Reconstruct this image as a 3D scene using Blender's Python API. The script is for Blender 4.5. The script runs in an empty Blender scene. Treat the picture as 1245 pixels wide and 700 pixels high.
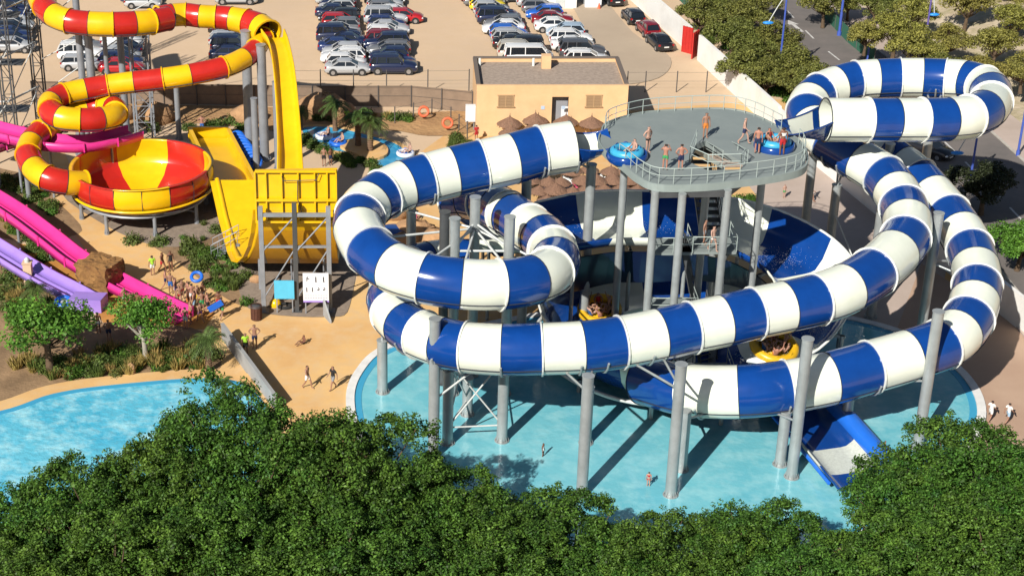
import bpy, bmesh, math, random
import numpy as np
from mathutils import Vector, Matrix, Euler
random.seed(7); RNG = np.random.default_rng(7)
SC = bpy.context.scene
COL = SC.collection
R = math.radians
# ------------------------------------------------------------------ camera
W0, H0, F0 = 1245.0, 700.0, 2062.0
CX, CY, PITCH, CAMH = 480.0, 350.0, R(26.0), 54.0
cam_d = bpy.data.cameras.new('camera'); cam = bpy.data.objects.new('camera', cam_d); COL.objects.link(cam)
cam.location = (0, 0, CAMH); cam.rotation_euler = (math.pi/2 - PITCH, 0, 0)
cam_d.sensor_width = 36.0; cam_d.lens = 36.0*F0/W0; cam_d.shift_x = (W0/2 - CX)/W0
cam_d.clip_start = 1.0; cam_d.clip_end = 6000.0
SC.camera = cam
def ray(px, py):
    a = (px-CX)/F0; b = -(py-CY)/F0
    return Vector((a, math.cos(PITCH)+b*math.sin(PITCH), -math.sin(PITCH)+b*math.cos(PITCH)))
def P(px, py, z=0.0):
    d = ray(px, py); t = (z-CAMH)/d.z
    return Vector((d.x*t, d.y*t, z))
def PY(px, py, Y):
    d = ray(px, py); t = Y/d.y
    return Vector((d.x*t, Y, CAMH+d.z*t))
# ------------------------------------------------------------------ light
EL = R(36); HX, HY = 0.52, 0.854
sun_d = bpy.data.lights.new('sun', 'SUN'); sun = bpy.data.objects.new('sun', sun_d); COL.objects.link(sun)
sun_d.energy = 5.0; sun_d.angle = R(0.5); sun_d.color = (1.0, 0.955, 0.88)
sun.rotation_euler = Vector((HX*math.cos(EL), HY*math.cos(EL), -math.sin(EL))).to_track_quat('-Z', 'Y').to_euler()
wld = bpy.data.worlds.new('World'); SC.world = wld; wld.use_nodes = True
wn = wld.node_tree; wn.nodes.clear()
sky = wn.nodes.new('ShaderNodeTexSky'); sky.sky_type = 'NISHITA'; sky.sun_disc = False
sky.sun_elevation = EL; sky.sun_rotation = math.atan2(-HX, -HY)
bg = wn.nodes.new('ShaderNodeBackground'); bg.inputs[1].default_value = 0.05
wo = wn.nodes.new('ShaderNodeOutputWorld')
wn.links.new(sky.outputs[0], bg.inputs[0]); wn.links.new(bg.outputs[0], wo.inputs[0])
SC.view_settings.view_transform = 'Standard'; SC.view_settings.look = 'None'
SC.view_settings.exposure = 0.30; SC.view_settings.gamma = 1.0
SC.render.engine = 'CYCLES'
SC.cycles.max_bounces = 5; SC.cycles.diffuse_bounces = 1; SC.cycles.glossy_bounces = 3
SC.cycles.use_denoising = True
# ------------------------------------------------------------------ materials
MATS = {}
def mat(name, col, rough=0.6, noise=None, bump=None, metal=0.0, spec=0.5, coat=0.0, col2=None, trans=0.0, ramp=(0.35, 0.65), island=0.0, coords='Object', noise2=None):
    """principled material; noise=(scale, amount) mixes col with col2 (or a darker col); island = value jitter per leaf"""
    if name in MATS: return MATS[name]
    m = bpy.data.materials.new(name); m.use_nodes = True; nt = m.node_tree; N = nt.nodes; L = nt.links
    b = N['Principled BSDF']
    b.inputs['Roughness'].default_value = rough; b.inputs['Metallic'].default_value = metal
    b.inputs['Specular IOR Level'].default_value = spec; b.inputs['Coat Weight'].default_value = coat
    b.inputs['Coat Roughness'].default_value = 0.08
    c = (*col, 1.0); b.inputs['Base Color'].default_value = c; out = None
    if coords == 'World':
        g = N.new('ShaderNodeNewGeometry'); vec = g.outputs['Position']
    else:
        g = N.new('ShaderNodeTexCoord'); vec = g.outputs['Object']
    if noise:
        if col2 is None: col2 = tuple(x*(1-noise[1]) for x in col)
        def layer(scale, detail, ra, cA, cB):
            t = N.new('ShaderNodeTexNoise'); t.inputs['Scale'].default_value = scale; t.inputs['Detail'].default_value = detail; t.inputs['Roughness'].default_value = 0.62
            L.new(vec, t.inputs['Vector'])
            r = N.new('ShaderNodeMapRange'); r.inputs['From Min'].default_value = ra[0]; r.inputs['From Max'].default_value = ra[1]
            L.new(t.outputs['Fac'], r.inputs['Value'])
            mx = N.new('ShaderNodeMix'); mx.data_type = 'RGBA'
            L.new(r.outputs[0], mx.inputs['Factor'])
            for v, k in ((cA, 6), (cB, 7)):
                if hasattr(v, 'links'): L.new(v, mx.inputs[k])
                else: mx.inputs[k].default_value = v
            return mx.outputs[2]
        out = layer(noise[0], 6, ramp, c, (*col2, 1.0))
        if noise2:
            out = layer(noise2[0], 5, (0.45, 0.75), out, (*noise2[1], 1.0))
    if island:
        gi = N.new('ShaderNodeNewGeometry'); hs = N.new('ShaderNodeHueSaturation')
        oi = N.new('ShaderNodeObjectInfo')
        mr = N.new('ShaderNodeMapRange'); mr.inputs['To Min'].default_value = 1-island; mr.inputs['To Max'].default_value = 1+island
        L.new(gi.outputs['Random Per Island'], mr.inputs['Value'])
        mo = N.new('ShaderNodeMapRange'); mo.inputs['To Min'].default_value = 0.492; mo.inputs['To Max'].default_value = 0.518
        L.new(oi.outputs['Random'], mo.inputs['Value']); L.new(mo.outputs[0], hs.inputs['Hue'])
        L.new(mr.outputs[0], hs.inputs['Value'])
        if out is not None: L.new(out, hs.inputs['Color'])
        else: hs.inputs['Color'].default_value = c
        out = hs.outputs[0]
    if out is not None: L.new(out, b.inputs['Base Color'])
    if bump:
        t = N.new('ShaderNodeTexNoise'); t.inputs['Scale'].default_value = bump[0]; t.inputs['Detail'].default_value = 5
        L.new(vec, t.inputs['Vector'])
        bp = N.new('ShaderNodeBump'); bp.inputs['Strength'].default_value = bump[1]; bp.inputs['Distance'].default_value = bump[2] if len(bump) > 2 else 0.05
        L.new(t.outputs['Fac'], bp.inputs['Height']); L.new(bp.outputs[0], b.inputs['Normal'])
    if trans:
        tr = N.new('ShaderNodeBsdfTranslucent'); ms = N.new('ShaderNodeMixShader'); ms.inputs[0].default_value = trans
        if out is not None: L.new(out, tr.inputs[0])
        else: tr.inputs[0].default_value = c
        L.new(b.outputs[0], ms.inputs[1]); L.new(tr.outputs[0], ms.inputs[2])
        L.new(ms.outputs[0], N['Material Output'].inputs[0])
    MATS[name] = m
    return m
# ------------------------------------------------------------------ things
def tag(o, label=None, cat=None, group=None, kind=None):
    if label: o['label'] = label
    if cat: o['category'] = cat
    if group: o['group'] = group
    if kind: o['kind'] = kind
    return o
def thing(name, label, cat, loc=(0, 0, 0), rz=0.0, group=None):
    o = bpy.data.objects.new(name, None); COL.objects.link(o)
    o.empty_display_size = 0.3; o.location = loc; o.rotation_euler = (0, 0, rz)
    return tag(o, label, cat, group)
KIDS = {}
def world_off(p):
    v = Vector((0, 0, 0))
    while p is not None:
        v += p.location; p = p.parent
    return v
class MB:
    """collects shapes; build() links them as ONE mesh object"""
    def __init__(s): s.v = []; s.f = []; s.m = []; s.sm = []
    def add(s, vs, fs, mi=0, smooth=False):
        o = len(s.v); s.v.extend([tuple(v) for v in vs])
        for f in fs:
            s.f.append(tuple(i+o for i in f)); s.m.append(mi); s.sm.append(smooth)
    def box(s, c, size, rz=0.0, mi=0, M=None):
        hx, hy, hz = size[0]/2, size[1]/2, size[2]/2
        vs = [Vector((x, y, z)) for x in (-hx, hx) for y in (-hy, hy) for z in (-hz, hz)]
        T = Matrix.Translation(Vector(c)) @ (M.to_4x4() if M is not None else Matrix.Rotation(rz, 4, 'Z'))
        s.add([T @ v for v in vs], [(0, 1, 3, 2), (4, 6, 7, 5), (0, 4, 5, 1), (2, 3, 7, 6), (0, 2, 6, 4), (1, 5, 7, 3)], mi)
    def bar(s, a, b, w=0.1, h=None, mi=0):
        a, b = Vector(a), Vector(b); d = b-a
        if d.length < 1e-6: return
        h = h or w
        q = d.to_track_quat('X', 'Z')
        s.box((a+b)/2, (d.length, w, h), mi=mi, M=q.to_matrix())
    def tube(s, pts, r, n=8, mi=0, cap=True, smooth=True):
        pts = [Vector(p) for p in pts]; rs = r if isinstance(r, (list, tuple)) else [r]*len(pts)
        rings = []; up = None
        for i, p in enumerate(pts):
            t = (pts[min(i+1, len(pts)-1)]-pts[max(i-1, 0)])
            t = t.normalized() if t.length > 1e-9 else Vector((0, 0, 1))
            if up is None: up = Vector((0, 0, 1)) if abs(t.z) < 0.9 else Vector((0, 1, 0))
            sd = t.cross(up)
            if sd.length < 1e-4: sd = t.orthogonal()
            sd.normalize(); up2 = sd.cross(t)
            if len(pts) > 2 : up = up2
            rings.append([p + (sd*math.cos(k*2*math.pi/n)+up2*math.sin(k*2*math.pi/n))*rs[i] for k in range(n)])
        vs = [v for rg in rings for v in rg]; fs = []
        for i in range(len(pts)-1):
            for k in range(n):
                fs.append((i*n+k, (i+1)*n+k, (i+1)*n+(k+1) % n, i*n+(k+1) % n))
        s.add(vs, fs, mi, smooth)
        if cap:
            s.add(rings[0], [tuple(range(n))], mi); s.add(rings[-1], [tuple(range(n-1, -1, -1))], mi)
    def cyl(s, a, b, r0, r1=None, n=10, mi=0, cap=True):
        s.tube([a, b], [r0, r0 if r1 is None else r1], n, mi, cap)
    def lathe(s, c, prof, n=24, mi=0, smooth=True):
        """prof: list of (r, z) ; mi may be a function of the angular index"""
        c = Vector(c); vs = []
        for r, z in prof:
            for k in range(n):
                a = 2*math.pi*k/n; vs.append(c+Vector((r*math.cos(a), r*math.sin(a), z)))
        o = len(s.v); s.v.extend([tuple(v) for v in vs])
        for i in range(len(prof)-1):
            for k in range(n):
                s.f.append((o+i*n+k, o+i*n+(k+1) % n, o+(i+1)*n+(k+1) % n, o+(i+1)*n+k))
                s.m.append(mi(k) if callable(mi) else mi); s.sm.append(smooth)
    def poly(s, pts, z0, z1, mi=0, mi_side=None):
        """prism over a ground polygon"""
        pts = [(p[0], p[1]) for p in pts]
        ar = sum(pts[i][0]*pts[(i+1) % len(pts)][1]-pts[(i+1) % len(pts)][0]*pts[i][1] for i in range(len(pts)))
        if ar < 0: pts = pts[::-1]
        n = len(pts)
        vs = [(x, y, z1) for x, y in pts]+[(x, y, z0) for x, y in pts]
        s.add(vs, [tuple(range(n))], mi); s.add(vs, [tuple(range(2*n-1, n-1, -1))], mi)
        s.add(vs, [(i, n+i, n+(i+1) % n, (i+1) % n) for i in range(n)], mi if mi_side is None else mi_side)
    def ell(s, c, r, n=8, m=6, mi=0, jit=0.0):
        c = Vector(c); r = r if isinstance(r, (tuple, list)) else (r, r, r)
        vs = []; fs = []
        for i in range(m+1):
            th = math.pi*i/m
            for k in range(n):
                a = 2*math.pi*k/n; j = 1+random.uniform(-jit, jit)
                vs.append(c+Vector((r[0]*math.sin(th)*math.cos(a)*j, r[1]*math.sin(th)*math.sin(a)*j, r[2]*math.cos(th)*j)))
        for i in range(m):
            for k in range(n):
                fs.append((i*n+k, (i+1)*n+k, (i+1)*n+(k+1) % n, i*n+(k+1) % n))
        s.add(vs, fs, mi, True)
    def mesh(s, name, mats, off=(0, 0, 0)):
        me = bpy.data.meshes.new(name)
        o = Vector(off)
        me.from_pydata([(x-o.x, y-o.y, z-o.z) for x, y, z in s.v], [], s.f)
        for m in (mats if isinstance(mats, (list, tuple)) else [mats]): me.materials.append(m)
        me.polygons.foreach_set('material_index', s.m); me.polygons.foreach_set('use_smooth', s.sm)
        me.update()
        return me
    def build(s, name, mats, parent=None, label=None, cat=None, group=None, kind=None, loc=None):
        off = world_off(parent) if parent is not None else Vector(loc if loc is not None else (0, 0, 0))
        me = s.mesh(name, mats, off)
        o = bpy.data.objects.new(name, me); COL.objects.link(o)
        if parent is not None: o.parent = parent; KIDS.setdefault(parent.name, []).append(o)
        else: o.location = off
        return tag(o, label, cat, group, kind)
def link_mesh(name, me, parent=None):
    o = bpy.data.objects.new(name, me); COL.objects.link(o)
    if parent is not None: o.parent = parent; KIDS.setdefault(parent.name, []).append(o)
    return o
def dup(o, parent=None, mats=None):
    c = o.copy(); COL.objects.link(c)
    if parent is not None: c.parent = parent; KIDS.setdefault(parent.name, []).append(c)
    for ch in KIDS.get(o.name, []): dup(ch, c)
    return c
def setmat(o, i, m):
    o.material_slots[i].link = 'OBJECT'; o.material_slots[i].material = m
ORD = ['first', 'second', 'third', 'fourth', 'fifth', 'sixth', 'seventh', 'eighth', 'ninth', 'tenth', 'eleventh', 'twelfth', 'thirteenth', 'fourteenth', 'fifteenth', 'sixteenth', 'seventeenth', 'eighteenth', 'nineteenth', 'twentieth']
def sheet(name, pts, z, m, sub=0):
    mb = MB(); q = [(p.x, p.y) for p in [P(x, y, z) for x, y in pts]]
    ar = sum(q[i][0]*q[(i+1) % len(q)][1]-q[(i+1) % len(q)][0]*q[i][1] for i in range(len(q)))
    if ar < 0: q = q[::-1]
    mb.add([(x, y, z) for x, y in q], [tuple(range(len(q)))])
    return mb.build(name, m, kind='structure')
def smooth_px(pts, n=6, closed=True):
    """Catmull-Rom through pixel points"""
    out = []; N = len(pts)
    rng = range(N) if closed else range(N-1)
    for i in rng:
        g = lambda k: Vector((*pts[k % N], 0)) if closed else Vector((*pts[max(0, min(N-1, k))], 0))
        p0, p1, p2, p3 = g(i-1), g(i), g(i+1), g(i+2)
        for k in range(n):
            t = k/n
            q = 0.5*((2*p1)+(p2-p0)*t+(2*p0-5*p1+4*p2-p3)*t*t+(3*p1-p0-3*p2+p3)*t**3)
            out.append((q.x, q.y))
    if not closed: out.append(tuple(pts[-1]))
    return out
# nonuniform Catmull-Rom through control rows (u, vector...)
class Path:
    def __init__(s, rows):
        s.u = [r[0] for r in rows]; s.q = [np.array(r[1], float) for r in rows]
        n = len(rows); s.t = []
        for i in range(n):
            a, b = max(0, i-1), min(n-1, i+1)
            if 0 < i < n-1:
                d0 = (s.q[i]-s.q[i-1])/(s.u[i]-s.u[i-1]); d1 = (s.q[i+1]-s.q[i])/(s.u[i+1]-s.u[i])
                h0 = s.u[i]-s.u[i-1]; h1 = s.u[i+1]-s.u[i]
                s.t.append((d0*h1+d1*h0)/(h0+h1))
            else: s.t.append((s.q[b]-s.q[a])/(s.u[b]-s.u[a]))
    def __call__(s, u):
        i = 0
        while i < len(s.u)-2 and u > s.u[i+1]: i += 1
        h = s.u[i+1]-s.u[i]; t = (u-s.u[i])/h
        a, b, c, d = 2*t**3-3*t*t+1, t**3-2*t*t+t, -2*t**3+3*t*t, t**3-t*t
        return s.q[i]*a+s.t[i]*h*b+s.q[i+1]*c+s.t[i+1]*h*d
    def frame(s, u):
        e = 0.02
        p = s(u)[:3]; tg = Vector(s(min(u+e, s.u[-1]))[:3]-s(max(u-e, s.u[0]))[:3]).normalized()
        sd = tg.cross(Vector((0, 0, 1))).normalized(); up = sd.cross(tg)
        return Vector(p), tg, sd, up
# ------------------------------------------------------------------ ground
M_dirt = mat('sandy_dirt', (0.66, 0.475, 0.305), 0.95, (0.05, 0), ramp=(0.3, 0.7), col2=(0.56, 0.41, 0.275), coords='World', bump=(3.0, 0.3, 0.05), noise2=(0.6, (0.60, 0.43, 0.27)))
M_soil = mat('planting_soil', (0.34, 0.215, 0.115), 0.95, (0.5, 0), col2=(0.20, 0.125, 0.065), coords='World', bump=(4.0, 0.5, 0.1))
M_gravel = mat('grey_gravel', (0.30, 0.235, 0.18), 0.95, (2.5, 0), col2=(0.22, 0.17, 0.13), coords='World', bump=(12.0, 0.5, 0.04))
M_deckp = mat('tan_concrete', (0.75, 0.475, 0.195), 0.85, (0.18, 0), col2=(0.63, 0.36, 0.14), coords='World', bump=(6.0, 0.15, 0.02), noise2=(0.9, (0.66, 0.45, 0.24)))
M_orange = mat('orange_concrete', (0.55, 0.27, 0.065), 0.85, (0.4, 0), col2=(0.42, 0.18, 0.035), coords='World', bump=(6.0, 0.15, 0.02))
M_pinkp = mat('pink_concrete', (0.50, 0.345, 0.245), 0.85, (0.15, 0), col2=(0.43, 0.285, 0.20), coords='World', bump=(6.0, 0.15, 0.02))
M_palep = mat('pale_concrete', (0.52, 0.42, 0.36), 0.85, (0.2, 0), col2=(0.44, 0.35, 0.29), coords='World')
M_asph = mat('asphalt', (0.185, 0.16, 0.145), 0.9, (0.3, 0), col2=(0.14, 0.125, 0.115), coords='World', bump=(10, 0.3, 0.02))
M_kerb = mat('kerb_stone', (0.50, 0.46, 0.40), 0.9, (2, 0.2))
M_white = mat('white_render', (0.80, 0.78, 0.74), 0.85, (0.35, 0), col2=(0.66, 0.63, 0.58), ramp=(0.45, 0.8))
M_dry = mat('dry_hill', (0.55, 0.46, 0.34), 0.95, (0.25, 0), col2=(0.38, 0.30, 0.19), coords='World', bump=(1.5, 0.6, 0.2), noise2=(0.7, (0.25, 0.23, 0.10)))
def water_mat(name, deep, light, spark, sc, bs):
    m = mat(name, deep, 0.07, (0.13, 0), col2=light, coords='World', ramp=(0.38, 0.62), bump=(sc, bs, 0.08), noise2=(0.75, spark), spec=0.5)  # lighter mottling painted into the colour stands for caustics and sparkle
    return m
M_pool = water_mat('pool_water', (0.13, 0.455, 0.545), (0.185, 0.52, 0.59), (0.30, 0.61, 0.66), 2.6, 0.3)
M_wave = water_mat('wave_pool_water', (0.06, 0.41, 0.60), (0.14, 0.52, 0.67), (0.42, 0.74, 0.80), 2.2, 1.0)
M_river = water_mat('river_water', (0.02, 0.23, 0.46), (0.05, 0.33, 0.56), (0.15, 0.48, 0.66), 1.8, 0.6)
g = MB(); g.add([(-900, -100, 0), (1200, -100, 0), (1200, 2600, 0), (-900, 2600, 0)], [(0, 1, 2, 3)])
g.build('ground', M_dirt, kind='structure')
_zc = [0.004]
def sheet(name, pts, z, m, _s=sheet):
    if z < 0.03: _zc[0] += 0.0045; z = _zc[0]
    return _s(name, pts, z, m)
Z1, Z2, Z3, Z4 = 0.006, 0.012, 0.018, 0.024
sheet('pavement', [(560, 150), (960, 120), (1260, 380), (1300, 560), (1300, 760), (-200, 760), (-200, 470), (0, 470), (130, 425), (235, 395), (268, 380), (300, 368), (390, 380), (430, 350), (470, 215)], Z1, M_deckp)
sheet('pavement', smooth_px([(905, 205), (960, 165), (1080, 250), (1150, 330), (1085, 430), (1000, 330), (930, 250)], 5), Z2, M_palep)
sheet('pavement', [(1085, 415), (1120, 320), (1235, 395), (1300, 470), (1300, 760), (1150, 760), (1170, 560), (1188, 510), (1185, 470), (1150, 445)], Z2, M_pinkp)
sheet('path', smooth_px([(48, 170), (75, 180), (95, 225), (128, 262), (190, 295), (236, 325), (262, 350), (300, 368), (268, 385), (215, 375), (160, 345), (120, 322), (95, 290), (60, 240), (30, 190)], 4), Z2, M_deckp)
sheet('path', [(22, 296), (52, 300), (120, 330), (165, 355), (205, 372), (262, 380), (248, 400), (205, 400), (130, 402), (118, 378), (70, 345), (40, 318)], Z3, M_orange)
sheet('planting_bed', smooth_px([(-30, 325), (25, 325), (100, 385), (150, 392), (232, 398), (262, 420), (262, 452), (180, 456), (60, 470), (-30, 492)], 4), Z2, M_soil)
sheet('planting_bed', smooth_px([(-40, 205), (40, 215), (70, 245), (100, 280), (60, 290), (10, 290), (-40, 270)], 4), Z2, M_soil)
sheet('planting_bed', smooth_px([(140, 250), (250, 262), (300, 300), (312, 340), (300, 372), (258, 352), (225, 325), (170, 290), (120, 262)], 5), Z1+0.002, M_soil)
sheet('gravel_patch', smooth_px([(285, 300), (420, 290), (425, 372), (395, 385), (310, 378), (290, 350)], 5), Z2, M_gravel)
sheet('gravel_patch', smooth_px([(80, 228), (270, 235), (262, 285), (200, 300), (130, 275)], 5), Z2, M_gravel)
sheet('earth_bank', smooth_px([(240, 128), (380, 132), (480, 138), (575, 136), (575, 160), (520, 165), (470, 158), (370, 162), (240, 150), (80, 152), (80, 128)], 4), Z1, mat('orange_earth', (0.46, 0.27, 0.12), 0.95, (0.4, 0), col2=(0.34, 0.19, 0.085), coords='World', bump=(2, 0.8, 0.2)))
# car-park track
sheet('track', smooth_px([(690, -10), (725, -10), (770, 40), (815, 70), (800, 95), (745, 100), (720, 60), (705, 25)], 5), Z1, mat('worn_track', (0.47, 0.37, 0.265), 0.95, (0.1, 0), col2=(0.41, 0.32, 0.23), coords='World', bump=(3, 0.3, 0.04)))
# road beyond the wall, with its two pavements
def road_strip(name, cl, offs, z, m, h=None):
    q = [Vector((P(x, y).x, P(x, y).y)) for x, y in cl]
    L, Rr = [], []
    for i, p in enumerate(q):
        t = (q[min(i+1, len(q)-1)]-q[max(i-1, 0)]).normalized(); n = Vector((t.y, -t.x))
        L.append(p+n*offs[0]); Rr.append(p+n*offs[1])
    mb = MB()
    if h:
        for i in range(len(q)-1):
            mb.poly([L[i], L[i+1], Rr[i+1], Rr[i]], z, z+h)
    else:
        vs = [(p.x, p.y, z) for p in L]+[(p.x, p.y, z) for p in Rr]; n = len(q)
        fs = [(i, n+i, n+i+1, i+1) for i in range(n-1)]
        v = [Vector(vs[k]) for k in fs[0]]
        if (v[1]-v[0]).cross(v[2]-v[1]).z < 0: fs = [f[::-1] for f in fs]
        mb.add(vs, fs)
    return mb.build(name, m, kind='structure')
RC = smooth_px([(900, -60), (945, 0), (1005, 62), (1100, 130), (1150, 175), (1215, 240), (1290, 320), (1400, 440)], 5, closed=False)
road_strip('road', RC, (-5.0, 5.0), 0.07, M_asph)
road_strip('sidewalk', RC, (-8.6, -5.2), 0.0, M_palep, 0.13)
road_strip('sidewalk', RC, (5.2, 7.2), 0.0, M_palep, 0.13)
road_strip('kerb', RC, (-5.2, -4.98), 0.0, M_kerb, 0.145)
road_strip('kerb', RC, (4.98, 5.2), 0.0, M_kerb, 0.145)
# painted arrows and lane dashes on the road
M_paint = mat('road_paint', (0.62, 0.60, 0.57), 0.8, (3, 0.3))
dm = MB()
for i in range(6, len(RC)-1, 2):
    a, b = P(*RC[i]), P(*RC[i+1]); c = (a+b)/2; d = (b-a).normalized()*1.4; n = Vector((-d.y, d.x, 0)).normalized()*0.09
    dm.add([c-d-n+Vector((0, 0, 0.075)), c+d-n+Vector((0, 0, 0.075)), c+d+n+Vector((0, 0, 0.075)), c-d+n+Vector((0, 0, 0.075))], [(0, 1, 2, 3)])
c = P(967, 32, 0.075); d = (P(*RC[8])-P(*RC[12])).normalized(); n = Vector((-d.y, d.x, 0))
dm.add([c-d*2-n*.2, c+d*.6-n*.2, c+d*.6+n*.2, c-d*2+n*.2], [(0, 1, 2, 3)])
dm.add([c+d*.6-n*.6, c+d*2.2, c+d*.6+n*.6], [(0, 1, 2)])
dm.build('road_marking', M_paint, kind='structure')
# dry slope beyond the road: gently rising terrain
def terrain():
    mb = MB(); q = [P(x, y) for x, y in RC]; rows = []
    prof = [(-8.6, 0.03), (-11, 0.5), (-15, 1.5), (-21, 3.2), (-30, 4.6), (-45, 5.4), (-120, 8.0)]
    cols = []
    for i, p in enumerate(q):
        t = (q[min(i+1, len(q)-1)]-q[max(i-1, 0)]).normalized(); nn = Vector((t.y, -t.x, 0))
        cols.append([p+nn*o+Vector((0, 0, z+(RNG.uniform(-.35, .35) if k > 0 else 0))) for k, (o, z) in enumerate(prof)])
    n = len(prof); vs = [v for c in cols for v in c]
    fs = [(i*n+k, (i+1)*n+k, (i+1)*n+k+1, i*n+k+1) for i in range(len(q)-1) for k in range(n-1)]
    mb.add(vs, fs, 0, True)
    return mb.build('hillside', M_dry, kind='structure')
terrain()
# ------------------------------------------------------------------ pools
M_pedge = mat('pool_edge', (0.80, 0.79, 0.76), 0.6, (1.5, 0.15))
M_pfloor = mat('pool_inner_edge', (0.05, 0.34, 0.55), 0.5)
def pool(px, m, edge, name='pool_water', z=0.09, w=0.55, h=0.19):
    px = smooth_px(px, 6)
    sheet(name, px, z, m)
    q = [Vector((P(x, y).x, P(x, y).y)) for x, y in px]; n = len(q)
    c = sum(q, Vector((0, 0)))/n
    ar = sum(q[i].x*q[(i+1) % n].y-q[(i+1) % n].x*q[i].y for i in range(n)); sg = 1 if ar > 0 else -1
    def off(d):
        o = []
        for i in range(n):
            t = (q[(i+1) % n]-q[i-1]).normalized(); o.append(q[i]+Vector((t.y, -t.x))*d*sg)
        return o
    mb = MB()
    for (d0, d1, hh, mi) in ((0.0, w, h, 0), (-0.45, 0.0, 0.11, 1)):
        a, b = off(d0), off(d1)
        vs = []
        for p, z in ((a, 0.0), (a, hh), (b, hh), (b, 0.0)): vs += [(v.x, v.y, z) for v in p]
        for i in range(n):
            j = (i+1) % n
            fs = [(i, j, n+j, n+i), (n+i, n+j, 2*n+j, 2*n+i), (2*n+i, 2*n+j, 3*n+j, 3*n+i)]
            if sg < 0: fs = [f[::-1] for f in fs]
            k = len(mb.v)
            mb.add([vs[x] for f in fs for x in f], [(0, 1, 2, 3), (4, 5, 6, 7), (8, 9, 10, 11)], mi)
    mb.build('pool_edge', [edge, M_pfloor], kind='structure')
pool([(431, 490), (441, 455), (475, 425), (560, 405), (700, 380), (850, 372), (1000, 385), (1100, 410), (1160, 450), (1186, 490), (1180, 530), (1140, 590), (1040, 650), (900, 690), (750, 695), (600, 650), (500, 595), (445, 535)], M_pool, M_pedge)
pool([(-120, 520), (0, 501), (65, 480), (140, 469), (255, 461), (305, 474), (330, 520), (300, 600), (150, 690), (0, 740), (-120, 740)], M_wave, M_deckp, w=1.2, h=0.12)
pool([(368, 158), (400, 156), (440, 164), (480, 176), (500, 190), (515, 192), (545, 182), (552, 186), (530, 200), (495, 205), (470, 206), (445, 196), (425, 188), (405, 184), (380, 174)], M_river, M_deckp, name='river_water', w=0.5, h=0.13)
isl = MB(); isl.poly([(P(x, y).x, P(x, y).y) for x, y in smooth_px([(418, 176), (440, 172), (468, 180), (470, 192), (450, 197), (428, 189), (414, 182)], 4)], 0.0, 0.35)
isl.build('island', M_deckp, kind='structure')
# ------------------------------------------------------------------ blue and white slides
def gel(name, col, col2=None, rough=0.16):
    return mat(name, col, rough, (0.8, 0.0), col2=col2 or tuple(x*0.86 for x in col), ramp=(0.4, 0.75), coat=0.25)
M_blue = gel('blue_gelcoat', (0.005, 0.052, 0.255), (0.004, 0.042, 0.21))
M_wht = gel('white_gelcoat', (0.80, 0.83, 0.715), (0.72, 0.765, 0.645))
M_lip = gel('white_flange', (0.84, 0.86, 0.80))
M_seam = mat('dark_joint', (0.03, 0.035, 0.05), 0.6)
M_shade_blue = gel('shaded_blue_gelcoat', (0.006, 0.012, 0.045), (0.005, 0.010, 0.035), 0.3)  # blue gelcoat darkened to a shadow colour, for the flume skirt
M_brite = gel('bright_blue_gelcoat', (0.02, 0.16, 0.70), (0.018, 0.14, 0.60), 0.25)
M_steel = mat('galvanised_steel', (0.42, 0.45, 0.45), 0.42, (1.2, 0.2), metal=0.35)
M_pipe = mat('pale_pipe', (0.62, 0.64, 0.62), 0.4, (1.2, 0.15))
M_dsteel = mat('dark_steel', (0.10, 0.105, 0.11), 0.5, (1.2, 0.25), metal=0.3)
def rows_to_path(rows):
    """rows: (u, px, py, z, r)"""
    out = []
    for u, x, y, z, r in rows:
        p = P(x, y, z); out.append((u, (p.x, p.y, p.z, r)))
    return Path(out)
def tube_mesh(path, u0, u1, n=28, seg=7, even=0, mats=4):
    """striped closed flume; colour changes at whole u; lips at the joints; side seams"""
    mb = MB(); th = 0.05
    k0, k1 = math.floor(u0+1e-6), math.ceil(u1-1e-6)
    for k in range(k0, k1):
        a, b = max(u0, k), min(u1, k+1); mi = (k+even) % 2      # 0 white, 1 blue
        rings_o, rings_i = [], []
        for j in range(seg+1):
            u = a+(b-a)*j/seg; c, t, sd, up = path.frame(u); r = path(u)[3]
            dirs = [sd*math.cos(q*2*math.pi/n)+up*math.sin(q*2*math.pi/n) for q in range(n)]
            rings_o.append([c+d*r for d in dirs]); rings_i.append([c+d*(r-th) for d in dirs])
        vs = [v for rg in rings_o for v in rg]
        mb.add(vs, [(j*n+q, (j+1)*n+q, (j+1)*n+(q+1) % n, j*n+(q+1) % n) for j in range(seg) for q in range(n)], mi, True)
        vs = [v for rg in rings_i for v in rg]
        mb.add(vs, [(j*n+q, j*n+(q+1) % n, (j+1)*n+(q+1) % n, (j+1)*n+q) for j in range(seg) for q in range(n)], mi, True)
    def ring(u, w, dr, mi):
        c, t, sd, up = path.frame(u); r = path(u)[3]
        prof = [(-w, -0.06), (-w, dr), (w, dr), (w, -0.06)]
        vs = [c+t*x+(sd*math.cos(q*2*math.pi/n)+up*math.sin(q*2*math.pi/n))*(r+y) for x, y in prof for q in range(n)]
        fs = []
        for i in range(4):
            i2 = (i+1) % 4
            for q in range(n): fs.append((i*n+q, i2*n+q, i2*n+(q+1) % n, i*n+(q+1) % n))
        mb.add(vs, [f[::-1] for f in fs], mi, False)
    for k in range(math.ceil(u0-1e-6), math.floor(u1+1e-6)+1):
        if (k+even) % 2 == 1: ring(k, 0.045, 0.10, 2)            # lip that closes a white length
        else: ring(k, 0.018, 0.035, 3)                            # dark joint before a white length
    if abs(u1-round(u1)) > .05: ring(u1, 0.05, 0.08, 2)
    return mb
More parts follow.
